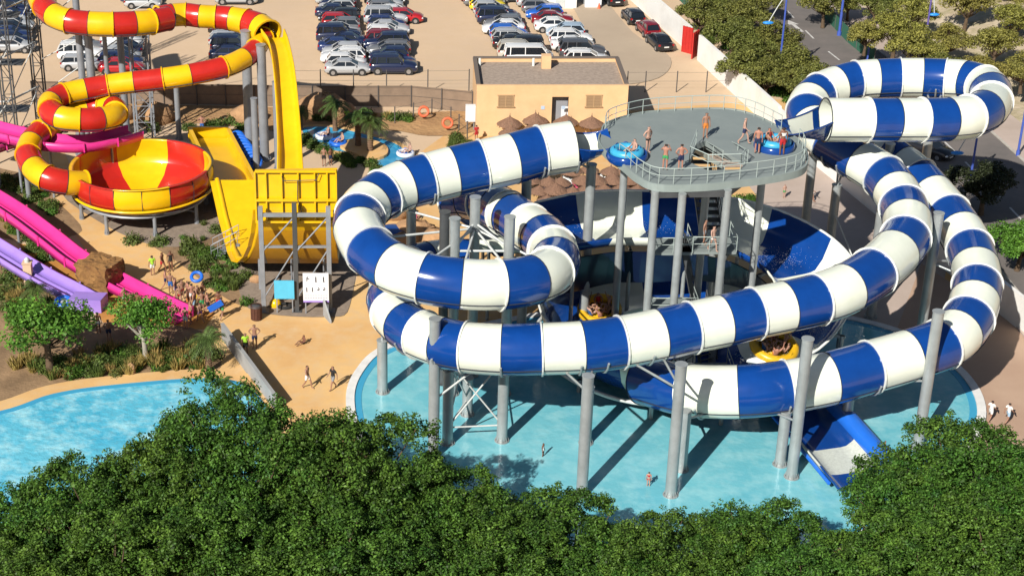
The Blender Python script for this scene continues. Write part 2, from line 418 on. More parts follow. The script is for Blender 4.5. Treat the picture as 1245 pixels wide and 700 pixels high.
def seam_strip(mb, path, u0, u1, ang, step=0.2):
    us = np.arange(u0, u1+1e-6, step)
    vs = []
    for u in us:
        c, t, sd, up = path.frame(u); r = path(u)[3]
        d = sd*math.cos(ang)+up*math.sin(ang); e = -sd*math.sin(ang)+up*math.cos(ang)
        vs += [c+d*(r-0.01)+e*0.022, c+d*(r+0.045)+e*0.022, c+d*(r+0.045)-e*0.022, c+d*(r-0.01)-e*0.022]
    n = len(us)
    for i in range(n-1):
        mb.add([vs[i*4+k] for k in range(4)]+[vs[i*4+4+k] for k in range(4)], [(0, 1, 5, 4), (1, 2, 6, 5), (2, 3, 7, 6)], (3))
def flume_mesh(path, u0, u1, prof, seg=6, even=0, stripes=True):
    """open channel; prof(u) -> list of (side, up) outline points, closed"""
    mb = MB()
    k0, k1 = math.floor(u0+1e-6), math.ceil(u1-1e-6)
    for k in range(k0, k1):
        a, b = max(u0, k), min(u1, k+1); mi = (k+even) % 2 if stripes else 0
        rings = []
        for j in range(seg+1):
            u = a+(b-a)*j/seg; c, t, sd, up = path.frame(u)
            rings.append([c+sd*x+Vector((0, 0, 1))*y for x, y in prof(u)])
        n = len(rings[0]); vs = [v for rg in rings for v in rg]
        mb.add(vs, [(j*n+q, j*n+(q+1) % n, (j+1)*n+(q+1) % n, (j+1)*n+q) for j in range(seg) for q in range(n)], mi, True)
        if k == k0: mb.add(rings[0], [tuple(range(n))], mi)
        if k == k1-1: mb.add(rings[-1], [tuple(range(n-1, -1, -1))], mi)
    return mb
def upx(hw, hl, hr, th=0.12, n=10):
    """U outline: half width, wall heights on the left / right of travel"""
    ins = []
    for i in range(n+1):
        t = i/n; x = -hw+2*hw*t
        s = abs(x)/hw; h = hl if x < 0 else hr
        ins.append((x*(1 if s < .99 else 1.0), h*max(0, (s-0.45)/0.55)**2.2))
    top = [(-hw-0.0, hl), ]
    outs = [(x*1.06, y-th) for x, y in ins[::-1]]
    outs[0] = (hw+th, hr); outs[-1] = (-hw-th, hl)
    return ins+outs
def column(mb, base, ztop, r=0.33, plate=True, n=14):
    b = Vector(base); mb.cyl(b, (b.x, b.y, ztop), r, n=n)
    mb.cyl((b.x, b.y, ztop), (b.x, b.y, ztop+0.05), r*1.12, n=n)
    if plate:
        mb.cyl((b.x, b.y, 0.0), (b.x, b.y, 0.14), r*1.4, n=n)
        for k in range(8):
            a = k*math.pi/4; d = Vector((math.cos(a), math.sin(a), 0))
            mb.bar(b+d*r*1.32+Vector((0, 0, 0.14)), b+d*r*0.98+Vector((0, 0, 0.45)), 0.03, 0.03)
def add_column(parent, path, base_px, top_py=None, ztop=None, Y=None, r=0.33, u=None, arm=True, m=None):
    """support column standing at base_px, its arm reaching the nearest length of the slide"""
    if Y is None: b = P(base_px[0], base_px[1], 0); Y = b.y
    else:
        q = PY(base_px[0], base_px[1], Y); b = Vector((q.x, Y, 0))
    if ztop is None: ztop = PY(base_px[0], top_py, Y).z
    mb = MB(); column(mb, b, ztop, r); c = mb.build('support_column', m or M_steel, parent)
    if arm and path is not None:
        best = min(np.arange(path.u[0], path.u[-1], 0.1), key=lambda u: (path(u)[0]-b.x)**2+(path(u)[1]-b.y)**2+0.3*(path(u)[2]-ztop)**2)
        am = MB()
        for du in (-0.45, 0.45):
            uu = min(max(best+du, path.u[0]), path.u[-1]); q, t, sd, up = path.frame(uu); rr = path(uu)[3]
            toc = Vector((b.x-q.x, b.y-q.y, 0)); toc = toc.normalized() if toc.length > .3 else sd
            e = q+toc*rr*0.75-Vector((0, 0, rr*0.66))
            am.cyl((b.x, b.y, min(ztop-0.5, e.z+0.3) if ztop > e.z else ztop-0.3), e, 0.075, n=8)
        q, t, sd, up = path.frame(best); rr = path(best)[3]
        am.tube([q+sd*rr*math.cos(a)*1.04+up*rr*math.sin(a)*1.04 for a in np.linspace(math.pi*1.08, math.pi*1.92, 9)], 0.07, n=6)
        am.build('bracket', m or M_steel, c)
    return b, ztop
def brace_x(mb, a, b, z0, z1, r=0.055):
    mb.cyl((a.x, a.y, z0), (b.x, b.y, z1), r, n=7); mb.cyl((a.x, a.y, z1), (b.x, b.y, z0), r, n=7)
    mb.cyl((a.x, a.y, z0), (b.x, b.y, z0), r, n=7)
TM = [M_wht, M_blue, M_lip, M_seam]
# slide A : from the deck, the high loop, then the long run in front
A_rows = [(0, 1003, 146, 14.3, 1.48), (1, 1054, 146, 14.2, 1.48), (2, 1088, 146, 14.1, 1.48), (3, 1120, 146, 14.0, 1.48), (4, 1152, 145, 13.9, 1.48), (5, 1178, 142, 13.8, 1.48), (6, 1196, 135, 13.7, 1.46),
          (7, 1205, 124, 13.6, 1.45), (8, 1204, 112, 13.5, 1.45), (9, 1195, 104, 13.4, 1.45), (10, 1174, 98, 13.3, 1.45), (11, 1150, 96, 13.2, 1.45), (12, 1122, 95, 13.1, 1.46), (13, 1094, 95, 13.0, 1.46), (14, 1066, 96, 12.9, 1.46), (15, 1041, 98, 12.8, 1.46), (16, 1018, 104, 12.6, 1.46), (17, 998, 112, 12.4, 1.46),
          (18, 986, 122, 12.1, 1.46), (19, 981, 134, 11.8, 1.46), (20, 985, 149, 11.4, 1.46), (21, 1008, 172, 10.8, 1.48), (22, 1048, 197, 10.3, 1.5), (23, 1074, 214, 10.0, 1.52), (24, 1089, 233, 9.75, 1.54), (25, 1098, 250, 9.55, 1.56), (26, 1103, 268, 9.4, 1.57), (27, 1101, 289, 9.2, 1.58), (28, 1088, 308, 9.05, 1.58), (29, 1062, 331, 8.9, 1.58),
          (30, 1029, 351, 8.75, 1.58), (31, 993, 364, 8.6, 1.58), (32, 955, 373, 8.5, 1.57), (33, 917, 381, 8.4, 1.57), (34, 879, 390, 8.25, 1.56), (35, 840, 398, 8.1, 1.55), (36, 801, 407, 7.95, 1.55), (37, 754, 416, 7.8, 1.55), (38, 707, 422, 7.7, 1.54), (39, 658, 424, 7.6, 1.53), (40, 611, 425, 7.5, 1.52), (41, 566, 422, 7.4, 1.5),
          (42, 537, 416, 7.3, 1.49), (43, 513, 407, 7.2, 1.48), (44, 493, 395, 7.1, 1.47), (45, 479, 380, 7.0, 1.46), (46, 474, 364, 6.9, 1.46), (47, 478, 348, 6.8, 1.46), (48, 487, 336, 6.7, 1.46), (49, 501, 326, 6.6, 1.46), (50, 520, 320, 6.5, 1.46), (51, 547, 317, 6.4, 1.46), (52, 572, 317, 6.3, 1.46)]
pathA = rows_to_path(A_rows)
tA = thing('tube_slide', 'striped blue and white tube slide with the highest loop and a long front run', 'water slide', (18, 92, 0))
mb = tube_mesh(pathA, 0, 52); seam_strip(mb, pathA, 0, 52, R(-28)); seam_strip(mb, pathA, 0, 52, R(208))
mb.build('flume', TM, tA)
# slide B : from the deck to the loop nearest the yellow slide
B_rows = [(0, 696, 178, 14.2, 1.66), (1, 657, 184, 14.0, 1.66), (2, 623, 193, 13.75, 1.65), (3, 587, 201, 13.5, 1.65), (4, 551, 209, 13.2, 1.64), (5, 520, 217, 13.0, 1.62), (6, 492, 225, 12.8, 1.6), (7, 467, 236, 12.6, 1.58), (8, 449, 248, 12.45, 1.56), (9, 438, 262, 12.3, 1.55), (10, 436, 279, 12.15, 1.54), (11, 450, 304, 11.95, 1.52),
          (12, 478, 325, 11.8, 1.5), (13, 516, 338, 11.65, 1.49), (14, 561, 345, 11.5, 1.48), (15, 607, 346, 11.35, 1.47), (16, 648, 340, 11.2, 1.46), (17, 669, 329, 11.0, 1.46), (18, 676, 316, 10.8, 1.47), (19, 671, 303, 10.6, 1.48), (20, 660, 289, 10.35, 1.5), (21, 642, 276, 10.1, 1.5), (22, 623, 263, 9.8, 1.5), (22.35, 616, 259, 9.7, 1.5), (23, 606, 253, 9.5, 1.5), (24, 590, 245, 9.2, 1.5), (25, 570, 240, 8.9, 1.5), (26, 548, 239, 8.6, 1.5)]
pathB = rows_to_path(B_rows)
tB = thing('tube_slide', 'striped blue and white tube slide looping round bare column tops beside the yellow slide', 'water slide', (3, 94, 0))
mbB = tube_mesh(pathB, 0, 22)
tmp = tube_mesh(pathB, 22, 22.35); o = len(mbB.v)
mbB.v += tmp.v; mbB.f += [tuple(i+o for i in f) for f in tmp.f]; mbB.m += tmp.m; mbB.sm += tmp.sm
tmp = tube_mesh(pathB, 22.35, 26, even=1); o = len(mbB.v)
mbB.v += tmp.v; mbB.f += [tuple(i+o for i in f) for f in tmp.f]; mbB.m += [1 if x == 0 and k < 1e9 else x for k, x in enumerate(tmp.m)]; mbB.sm += tmp.sm
seam_strip(mbB, pathB, 0, 26, R(-28)); seam_strip(mbB, pathB, 0, 26, R(208))
mbB.build('flume', TM, tB)
# slide C : the lower tube on the road side
C_rows = [(0, 1050, 176, 9.6, 1.5), (1, 1074, 186, 9.2, 1.5), (2, 1095, 200, 8.8, 1.5), (3, 1115, 216, 8.4, 1.5), (4, 1133, 236, 8.0, 1.5), (5, 1153, 260, 7.7, 1.5), (6, 1168, 281, 7.5, 1.5), (7, 1179, 302, 7.2, 1.51), (8, 1186, 325, 7.0, 1.52), (9, 1188, 346, 6.8, 1.53), (10, 1185, 366, 6.6, 1.54), (11, 1178, 386, 6.3, 1.55), (12, 1165, 404, 6.1, 1.56), (13, 1146, 418, 5.9, 1.57), (14, 1106, 432, 5.6, 1.58), (15, 1058, 446, 5.3, 1.6), (16, 1008, 460, 5.0, 1.6), (17, 956, 470, 4.7, 1.6), (18, 898, 476, 4.45, 1.6), (19, 836, 474, 3.9, 1.58), (20, 783, 462, 3.0, 1.52)]
pathC = rows_to_path(C_rows)
tC = thing('tube_slide', 'lowest striped blue and white tube slide, curving from the street wall to the basin front', 'water slide', (28, 95, 0))
mb = tube_mesh(pathC, 0, 20); seam_strip(mb, pathC, 0, 20, R(-28)); seam_strip(mb, pathC, 0, 20, R(208))
mb.build('flume', TM, tC)
# slide D : the wide open flume winding down round the tower, and its run-out
D_rows = [(0, 583, 292, 6.4, 0), (0.8, 630, 296, 6.3, 0), (1.6, 680, 295, 6.2, 0), (2, 720, 289, 6.0, 0), (3, 788, 287, 5.9, 0), (4, 850, 290, 5.6, 0), (5, 915, 305, 5.3, 0), (6, 968, 335, 4.9, 0), (7, 990, 372, 4.5, 0), (8, 968, 410, 4.1, 0), (9, 912, 444, 2.9, 0), (10, 845, 462, 1.9, 0), (11, 775, 461, 1.3, 0), (12, 718, 434, 1.1, 0), (13, 700, 402, 1.05, 0), (14, 728, 380, 1.0, 0), (15, 790, 368, .95, 0), (16, 855, 371, .9, 0), (17, 910, 391, .82, 0), (18, 944, 424, .74, 0), (19, 962, 462, .66, 0), (20, 968, 498, 0.55, 0), (21, 993, 528, 0.48, 0), (22, 1020, 560, 0.36, 0), (23, 1048, 593, 0.25, 0)]
pathD = rows_to_path(D_rows)
tD = thing('open_slide', 'wide open blue and white flume winding round the tower to a run-out in the pool', 'water slide', (19, 97, 0))
def profD(u):
    if u < 14: w, hl, hr = 2.5, 2.3, 1.0
    elif u < 19: w, hl, hr = 2.2, 1.4, 0.9
    else: w, hl, hr = 2.2, 0.9, 0.9
    if 7.2 < u < 14: hl = 2.3-1.5*min(1, (u-7.2)/1.0)+1.5*min(1, max(0, (u-9.6)/1.0))
    if u < 2: hl = hr = 1.2+0.55*u*(1)
    if u < 2: hr = 1.2-0.1*u
    return upx(w, hl, hr)
mbD = flume_mesh(pathD, 0, 18, profD)
mbD.build('flume', [M_wht, M_blue], tD)
def rim(path, u0, u1, side, h, r=0.09):
    pts = []
    for u in np.arange(u0, u1+1e-6, 0.15):
        c, t, sd, up = path.frame(u); x = profD(u); 
        pts.append(c+sd*side(u)+Vector((0, 0, h(u))))
    m = MB(); m.tube(pts, r, n=6); return m
rim(pathD, 0, 18, lambda u: -(profD(u)[0][0]*-1)-0.06, lambda u: profD(u)[0][1]+0.02).build('rim_pipe', M_lip, tD)
rim(pathD, 9.0, 13.5, lambda u: -2.75, lambda u: -0.15, 0.14).build('edge_pipe', M_pipe, tD)
for u in np.arange(0.6, 18.5, 1.0):
    c, t, sd, up = pathD.frame(u)
    m = MB()
    for x in (-2.3, 2.0):
        q = c+sd*x; m.cyl((q.x, q.y, 0), (q.x, q.y, max(0.2, q.z-0.15)), 0.14, n=8)
    m.bar(c-sd*2.5-Vector((0, 0, .25)), c+sd*2.2-Vector((0, 0, .25)), 0.16, 0.2)
    m.build('trestle', M_steel, tD)
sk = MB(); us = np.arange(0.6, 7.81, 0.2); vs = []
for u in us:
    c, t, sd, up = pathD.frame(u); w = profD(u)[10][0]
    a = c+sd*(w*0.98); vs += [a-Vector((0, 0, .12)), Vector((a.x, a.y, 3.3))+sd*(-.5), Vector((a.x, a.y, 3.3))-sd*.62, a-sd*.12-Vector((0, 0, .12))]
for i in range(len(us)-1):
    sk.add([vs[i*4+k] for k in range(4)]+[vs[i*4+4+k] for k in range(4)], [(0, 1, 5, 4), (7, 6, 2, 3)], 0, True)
sk.build('shade_skirt', M_shade_blue, tD)  # skirt added to darken the centre; shade is put into its colour
# run-out: straight chute with raised blue side
m1 = flume_mesh(pathD, 18, 21.55, lambda u: upx(1.9, 0.9, 0.8), stripes=False); m1.build('runout_bed', [M_blue], tD)
m1 = flume_mesh(pathD, 21.55, 22.45, lambda u: upx(1.9, 0.9, 0.8), stripes=False); m1.m = [0]*len(m1.m); m1.build('white_pad', [mat('worn_white_pad', (0.60, 0.64, 0.58), 0.5, (6, 0.2))], tD)
m1 = flume_mesh(pathD, 22.45, 23, lambda u: upx(1.9, 0.9, 0.8), stripes=False); m1.build('runout_bed', [M_blue], tD)
sb = MB()
pts = []
for u in np.arange(19.0, 23.01, 0.25):
    c, t, sd, up = pathD.frame(u); pts.append(c-sd*1.0*2.2+Vector((0, 0, 0.55)))
sb.tube(pts, 0.62, n=12); sb.build('bolster', M_brite, tD)
sb = MB(); pts = []
for u in np.arange(19.4, 23.01, 0.25):
    c, t, sd, up = pathD.frame(u); pts.append(c+sd*2.0+Vector((0, 0, 0.45)))
sb.tube(pts, 0.12, n=8); sb.build('side_rail', M_brite, tD)
# slide E : the trough of blue and white panels seen through the loop of slide B
E_rows = [(0, 540, 234, 8.0, 0), (0.6, 553, 241, 7.5, 0), (1.6, 566, 252, 6.9, 0), (2.4, 580, 264, 6.4, 0), (3, 592, 274, 6.0, 0), (4, 606, 288, 5.6, 0), (5, 624, 306, 5.1, 0)]
pathE = rows_to_path(E_rows)
tE = thing('open_slide', 'straight open trough of flat blue and white panels seen through the tube loop', 'water slide', tuple(P(575, 285)))
flume_mesh(pathE, 0, 5, lambda u: upx(2.0, 0.6, 0.6), even=1).build('flume', [M_wht, M_blue], tE)
m = MB()
for u in (0.5, 2, 3.5, 4.6):
    c, t, sd, up = pathE.frame(u)
    for x in (-1.6, 1.6):
        q = c+sd*x; m.cyl((q.x, q.y, 0), (q.x, q.y, q.z-0.1), 0.12, n=8)
m.build('trestle', M_steel, tE)
# mouths: open half-shells and chutes where the tubes leave the deck
def half_shell(path, ua, n=14):
    c, t, sd, up = path.frame(ua); return c, t, sd, up, path(ua)[3]
def mouth(path, parent, edge, sgn):
    c, t, sd, up, r = half_shell(path, 0.0)
    e = Vector(edge); out = MB(); n = 13; L = []; Z = Vector((0, 0, 1)); steps = 7
    e0 = c-Z*(r*0.92)
    for j in range(steps+1):
        s = j/steps; b = e0.lerp(e-Z*0.05, s); hw = r*(1.0-0.12*s); hh = r*(0.95*(1-s)**1.5+0.22)
        L.append([b+sd*hw*x+Z*(hh*abs(x)**2.4) for x in np.linspace(-1, 1, n)])
    vs = [v for l in L for v in l]; inn = [v-Z*0.07 for v in vs]
    for j in range(steps):
        mi = 1 if j in (0, 5, 6) else 0
        out.add(vs, [(j*n+q, (j+1)*n+q, (j+1)*n+q+1, j*n+q+1) for q in range(n-1)], mi, True)
        out.add(inn, [(j*n+q, j*n+q+1, (j+1)*n+q+1, (j+1)*n+q) for q in range(n-1)], 1, True)
    for q0 in (0, n-1): out.tube([L[j][q0] for j in range(steps+1)], 0.06, n=6, mi=1)
    out.build('entry_shell', [M_wht, M_blue], parent)
mouth(pathA, tA, P(949, 160, 14.62), 1)
mouth(pathB, tB, P(746, 172, 14.62), -1)
for base, top in (((707, 603), 457), ((527, 556), 388), ((465, 478), 414), ((815, 603), 443), ((544, 540), 450), ((610, 537), 452), ((568, 505), 460), ((712, 540), 470)):
    add_column(tA, pathA, base, top)
for (bx, py, Y) in ((1018, 222, 112.0), (1083, 172, 112.5), (1136, 122, 116.0), (996, 125, 115.0)):
    add_column(tA, pathA, (bx, py), Y=Y, ztop=PY(bx, py, Y).z-0.2)
for base, top in (((962, 581), 412), ((1115, 546), 379), ((948, 566), 500), ((1027, 525), 470), ((828, 572), 500)):
    add_column(tC, pathC, base, top)
add_column(tC, pathC, (1141, 264), Y=101.5, ztop=9.9)
add_column(tC, pathC, (1070, 300), Y=106, ztop=6.0, arm=False)
xb = []
for (bx, py, Y, mm) in ((541, 258, 96.5, M_dsteel), (553, 266, 95.0, None), (578, 240, 97.5, None), (620, 264, 95.0, None)):
    xb.append(add_column(tB, pathB, (bx, py), Y=Y, ztop=PY(bx, py, Y).z, arm=False, m=mm))
add_column(tB, pathB, (719, 205), Y=104.0, ztop=12.3)
add_column(tB, pathB, (640, 230), Y=103.5, ztop=11.6)
add_column(tB, pathB, (500, 250), Y=102.5, ztop=11.0)
am = MB(); hub = xb[2][0]
for u in (6.5, 9.5, 12.0, 13.8, 16.0, 19.0):
    q, t, sd, up = pathB.frame(u); e = q-Vector((0, 0, 1.2)); am.cyl((hub.x, hub.y, 10.6), e, 0.075, n=7)
for k in (1, 3): am.cyl((hub.x, hub.y, 11.0), (xb[k][0].x, xb[k][0].y, 10.4), 0.08, n=7)
am.cyl((xb[1][0].x, xb[1][0].y, 10.2), (xb[3][0].x, xb[3][0].y, 10.2), 0.08, n=7)
am.build('tie_rods', M_pipe, tB)
bm = MB(); a, b = P(544, 540), P(610, 537)
brace_x(bm, a, b, 1.2, 5.8); 
c_, d_ = P(568, 505), P(544, 540); brace_x(bm, c_, d_, 1.2, 5.8); c2 = P(527, 556); bm.cyl((c2.x, c2.y, 4.0), (b.x, b.y, 6.6), 0.07, n=7)
bm.build('brace', M_pipe, tA)
bm = MB(); a, b = P(1006, 330), P(1052, 345)
brace_x(bm, Vector((PY(1018, 222, 112).x, 112, 0)), Vector((PY(1070, 300, 106).x, 106, 0)), 1.0, 5.5); bm.build('brace', M_pipe, tC)
# ------------------------------------------------------------------ start tower
M_deckg = mat('grey_deck', (0.235, 0.27, 0.26), 0.7, (0.5, 0), col2=(0.205, 0.24, 0.235), bump=(40, 0.1, 0.01))
M_rail = mat('pale_green_rail', (0.40, 0.47, 0.44), 0.45, (2, 0.12))
M_stone = mat('stair_tread', (0.45, 0.36, 0.29), 0.8, (3, 0.2))
DZ = 14.6
tw = thing('start_tower', 'grey raised start platform with pale railings and an open stair in its middle', 'platform', (19, 100, 0))
dk = smooth_px([(733, 160), (741, 149), (780, 138), (830, 134), (880, 133), (912, 139), (940, 152), (966, 168), (979, 185), (976, 203), (950, 212), (900, 219), (850, 224), (800, 224), (776, 214), (758, 199), (740, 186), (730, 172)], 5)
dq = [P(x, y, DZ) for x, y in dk]
hole = [P(x, y, DZ) for x, y in ((846, 176), (858, 171), (905, 199), (900, 206), (860, 207), (838, 197))]
# deck plate with a stair opening: rings triangulated from bmesh
def deck_plate():
    bm = bmesh.new()
    def loop(pts, z):
        vs = [bm.verts.new((p.x, p.y, z)) for p in pts]
        es = [bm.edges.new((vs[i], vs[(i+1) % len(vs)])) for i in range(len(vs))]
        return vs, es
    top, bot = DZ, DZ-0.38
    a, ea = loop(dq, top); b, eb = loop(hole, top)
    bmesh.ops.triangle_fill(bm, edges=ea+eb, use_beauty=True)
    for f in bm.faces:
        if f.normal.z < 0: f.normal_flip()
    c, ec = loop(dq, bot); d, ed = loop(hole, bot)
    res = bmesh.ops.triangle_fill(bm, edges=ec+ed, use_beauty=True)
    for (u, w) in ((a, c), (b, d)):
        n = len(u)
        for i in range(n): bm.faces.new((u[i], u[(i+1) % n], w[(i+1) % n], w[i]))
    bmesh.ops.recalc_face_normals(bm, faces=bm.faces)
    mb = MB(); bm.verts.index_update()
    mb.add([v.co.copy() for v in bm.verts], [tuple(v.index for v in f.verts) for f in bm.faces]); bm.free()
    return mb
deck_plate().build('deck', M_deckg, tw)
fb = MB(); n = len(dq)
cen = sum(dq, Vector((0, 0, 0)))/n
for i in range(n):
    a, b = dq[i], dq[(i+1) % n]
    oa, ob = (a-cen).normalized()*0.05, (b-cen).normalized()*0.05
    fb.add([a+oa+Vector((0, 0, .06)), b+ob+Vector((0, 0, .06)), b+ob-Vector((0, 0, .42)), a+oa-Vector((0, 0, .42)), a+oa*3+Vector((0, 0, .06)), b+ob*3+Vector((0, 0, .06)), b+ob*3-Vector((0, 0, .42)), a+oa*3-Vector((0, 0, .42))], [(4, 7, 6, 5), (0, 1, 2, 3), (0, 4, 5, 1), (3, 2, 6, 7)])
fb.build('edge_beam', mat('edge_grey_green', (.27, .32, .305), .6, (1, .12)), tw)
def railing(mb, pts, h=1.02, post=1, r=0.028, mids=(0.55,)):
    up = Vector((0, 0, 1))
    mb.tube([p+up*h for p in pts], r*1.15, n=6)
    for m in mids: mb.tube([p+up*m for p in pts], r*0.8, n=6)
    for i in range(0, len(pts), post): mb.cyl(pts[i], pts[i]+up*h, r*0.9, n=6)
def rail_run(i0, i1, post=2):
    pts = [dq[k % n]+(cen-dq[k % n]).normalized()*0.12 for k in range(i0, i1+1)]
    mb = MB(); railing(mb, pts, post=post); mb.build('railing', M_rail, tw)
rail_run(0, 32, 2)          # back edge
rail_run(37, 77, 2)         # road side, front and pool side
hb = MB()
hp = hole
railing(hb, [hp[5], hp[4], hp[3]], post=1); railing(hb, [hp[3], hp[2]], post=1); railing(hb, [hp[5], hp[0]], post=1)
hb.build('stair_railing', M_rail, tw)
# stairs
def flight(parent, a, b, w, nst):
    mb = MB(); d = b-a; side = Vector((-d.y, d.x, 0)).normalized()
    for k in range(nst):
        c = a+d*((k+0.5)/nst); mb.box(c, (abs(d.to_2d().length)/nst*0.92, w, 0.05), rz=math.atan2(d.y, d.x))
    mb.build('stair_tread', M_stone if a.z > 14 else M_dsteel, parent)  # lower treads get dark steel: their shade is painted into the colour
    sb = MB()
    for s in (-1, 1):
        o = side*s*(w/2+0.04); sb.bar(a+o, b+o, 0.06, 0.28)
        railing(sb, [a+o+d*t for t in (0, .25, .5, .75, 1)], post=1)
    sb.build('stair_stringer', M_rail if a.z > 14 else M_dsteel, parent)  # lower stringers and rails coloured dark to stand in for shade
top0 = P(888, 196, DZ); lnd = Vector((top0.x-1.2, top0.y+2.0, 0))
L1 = P(860, 300, 9.6); L2 = P(812, 300, 9.6); L3 = P(835, 362, 6.2)
flight(tw, P(893, 200, DZ)-Vector((0, 0, 0.1)), P(848, 176, DZ-2.4), 1.5, 12)
flight(tw, P(848, 176, DZ-2.4), L1+Vector((0.6, 2.4, 0)), 1.3, 12)
for (px, py, z, w, d) in ((858, 298, 9.6, 3.4, 2.4), (815, 300, 9.6, 2.4, 2.2), (815, 372, 5.8, 3.0, 2.2), (858, 452, 2.6, 3.0, 2.2)):
    c = P(px, py, z); mb = MB(); mb.box(c, (w, d, 0.16)); mb.build('landing', M_deckg, tw)
    mb = MB(); q = [c+Vector((x*w/2, y*d/2, 0.08)) for x, y in ((-1, 1), (-1, -1), (0, -1), (1, -1), (1, 1))]
    railing(mb, q, post=1); mb.build('railing', M_rail, tw)
flight(tw, L2+Vector((1.0, 0.5, 0)), P(815, 372, 5.8)+Vector((1.6, 1.2, 0)), 1.2, 14)
flight(tw, P(815, 372, 5.8)+Vector((1.7, 0, 0)), P(858, 452, 2.6)+Vector((0.4, 1.4, 0)), 1.2, 12)
flight(tw, P(858, 452, 2.6)+Vector((-1.4, 0, 0)), P(800, 470, 0.2), 1.2, 9)
for (px, py, Y) in ((797, 232, 95.0), (830, 234, 94.6), (885, 232, 95.2), (926, 222, 99.5), (833, 200, 99.0), (860, 215, 98.0), (760, 190, 103.0), (880, 160, 106.0)):
    q = PY(px, py, Y); mb = MB(); mb.cyl((q.x, Y, 0), (q.x, Y, DZ-0.4), 0.25, n=14); mb.cyl((q.x, Y, 0), (q.x, Y, 0.12), 0.4, n=14); mb.build('column', M_steel, tw)
bb = MB()
cp = {k: PY(*k[:2], k[2]) for k in ((797, 232, 95.0), (885, 232, 95.2), (926, 222, 99.5), (760, 190, 103.0), (880, 160, 106.0), (830, 234, 94.6))}
ks = [(797, 232, 95.0), (885, 232, 95.2), (926, 222, 99.5), (880, 160, 106.0), (760, 190, 103.0)]
for i in range(5):
    a, b = cp[ks[i]], cp[ks[(i+1) % 5]]
    bb.bar(Vector((a.x, a.y, DZ-.62)), Vector((b.x, b.y, DZ-.62)), 0.25, 0.4)
bb.build('deck_beam', M_dsteel, tw)
# ------------------------------------------------------------------ red and yellow slides
M_red = gel('red_gelcoat', (0.52, 0.022, 0.014), (0.42, 0.018, 0.012), 0.25)
M_yel = gel('yellow_gelcoat', (0.86, 0.50, 0.006), (0.76, 0.42, 0.004), 0.28)
M_oran = gel('orange_gelcoat', (0.62, 0.06, 0.012))
M_mag = gel('magenta_gelcoat', (0.74, 0.04, 0.26), (0.64, 0.03, 0.22), 0.3)
M_pur = gel('purple_gelcoat', (0.34, 0.22, 0.64), (0.30, 0.18, 0.58), 0.3)
M_gsteel = mat('grey_steel', (0.33, 0.35, 0.38), 0.45, (1, 0.2), metal=0.3)
TR = [M_yel, M_red, M_yel, M_seam]
E1 = [(0, 38, -34, 13.0, 1.02), (1, 42, -16, 12.9, 1.02), (2, 47, -4, 12.8, 1.02), (3, 54, 8, 12.6, 1.03), (4, 66, 19, 12.4, 1.03), (5, 84, 26, 12.2, 1.04), (6, 108, 29, 12.0, 1.05), (7, 137, 30, 11.9, 1.05), (8, 163, 29, 11.8, 1.05), (9, 184, 27, 11.7, 1.04), (10, 204, 23, 11.6, 1.03)]
pE1 = rows_to_path(E1)
tF = thing('tube_slide', 'upper red and yellow tube slide curling in from the photo edge above the parked cars', 'water slide', tuple(P(120, 190)))
mb = tube_mesh(pE1, 0, 10, n=18, seg=5, even=0); seam_strip(mb, pE1, 0, 10, R(-40)); mb.build('flume', TR, tF)
F1 = [(0, 322, 44, 9.9, 0.80), (0.7, 318, 48, 9.8, 0.80), (2, 311, 59, 9.5, 0.84), (3, 297, 71, 9.2, 0.88), (4, 272, 82, 9.0, 0.90), (5, 231, 91, 8.7, 0.90), (6, 198, 96, 8.5, 0.90), (7, 163, 100, 8.3, 0.90), (8, 131, 104, 8.1, 0.90), (9, 104, 109, 7.9, 0.92), (10, 78, 115, 7.7, 0.94), (11, 62, 124, 7.5, 0.95), (12, 61, 134, 7.3, 0.96), (13, 73, 143, 7.1, 0.97), (14, 97, 146, 6.9, 0.98), (15, 122, 145, 6.8, 0.98), (15.6, 136, 142, 6.7, 0.96), (16.2, 142, 136, 6.6, 0.94), (17, 138, 131, 6.5, 0.94), (18, 124, 130, 6.3, 0.94), (19, 106, 133, 6.1, 0.94), (20, 84, 140, 5.9, 0.94), (21, 66, 151, 5.6, 0.95), (22, 50, 160, 5.4, 0.96), (23, 38, 173, 5.1, 0.97), (24, 34, 188, 4.8, 0.98), (25, 41, 204, 4.5, 0.99), (26, 57, 216, 4.2, 1.0), (27, 80, 222, 3.8, 1.0), (28, 104, 222, 3.45, .9)]
pF1 = rows_to_path(F1)
tG = thing('tube_slide', 'thin red and yellow tube slide dropping in a double bend into the striped bowl', 'water slide', tuple(P(60, 255)))
mb = tube_mesh(pF1, 0, 28, n=18, seg=5, even=1); seam_strip(mb, pF1, 0, 27, R(-35)); seam_strip(mb, pF1, 0, 27, R(215)); mb.build('flume', TR, tG)
# covered trough that feeds the drop
F2 = [(0, 192, 22, 11.2, 1.0), (1, 209, 19, 11.2, 1.0), (2, 226, 18, 11.15, 1.0), (3, 243, 20, 11.1, 1.0), (4, 262, 21, 11.0, 1.0), (5, 281, 23, 10.9, 1.05), (6, 300, 27, 10.8, 1.1), (7, 315, 33, 10.6, 1.2), (8, 325, 42, 10.3, 1.3)]
pF2 = rows_to_path(F2)
tH = thing('drop_slide', 'steep yellow drop slide with a hooded striped top, half-pipe and tall ribbed end wall', 'water slide', tuple(P(350, 300)))
mb = tube_mesh(pF2, 0, 8, n=18, seg=5, even=1); mb.build('hood', TR, tH)
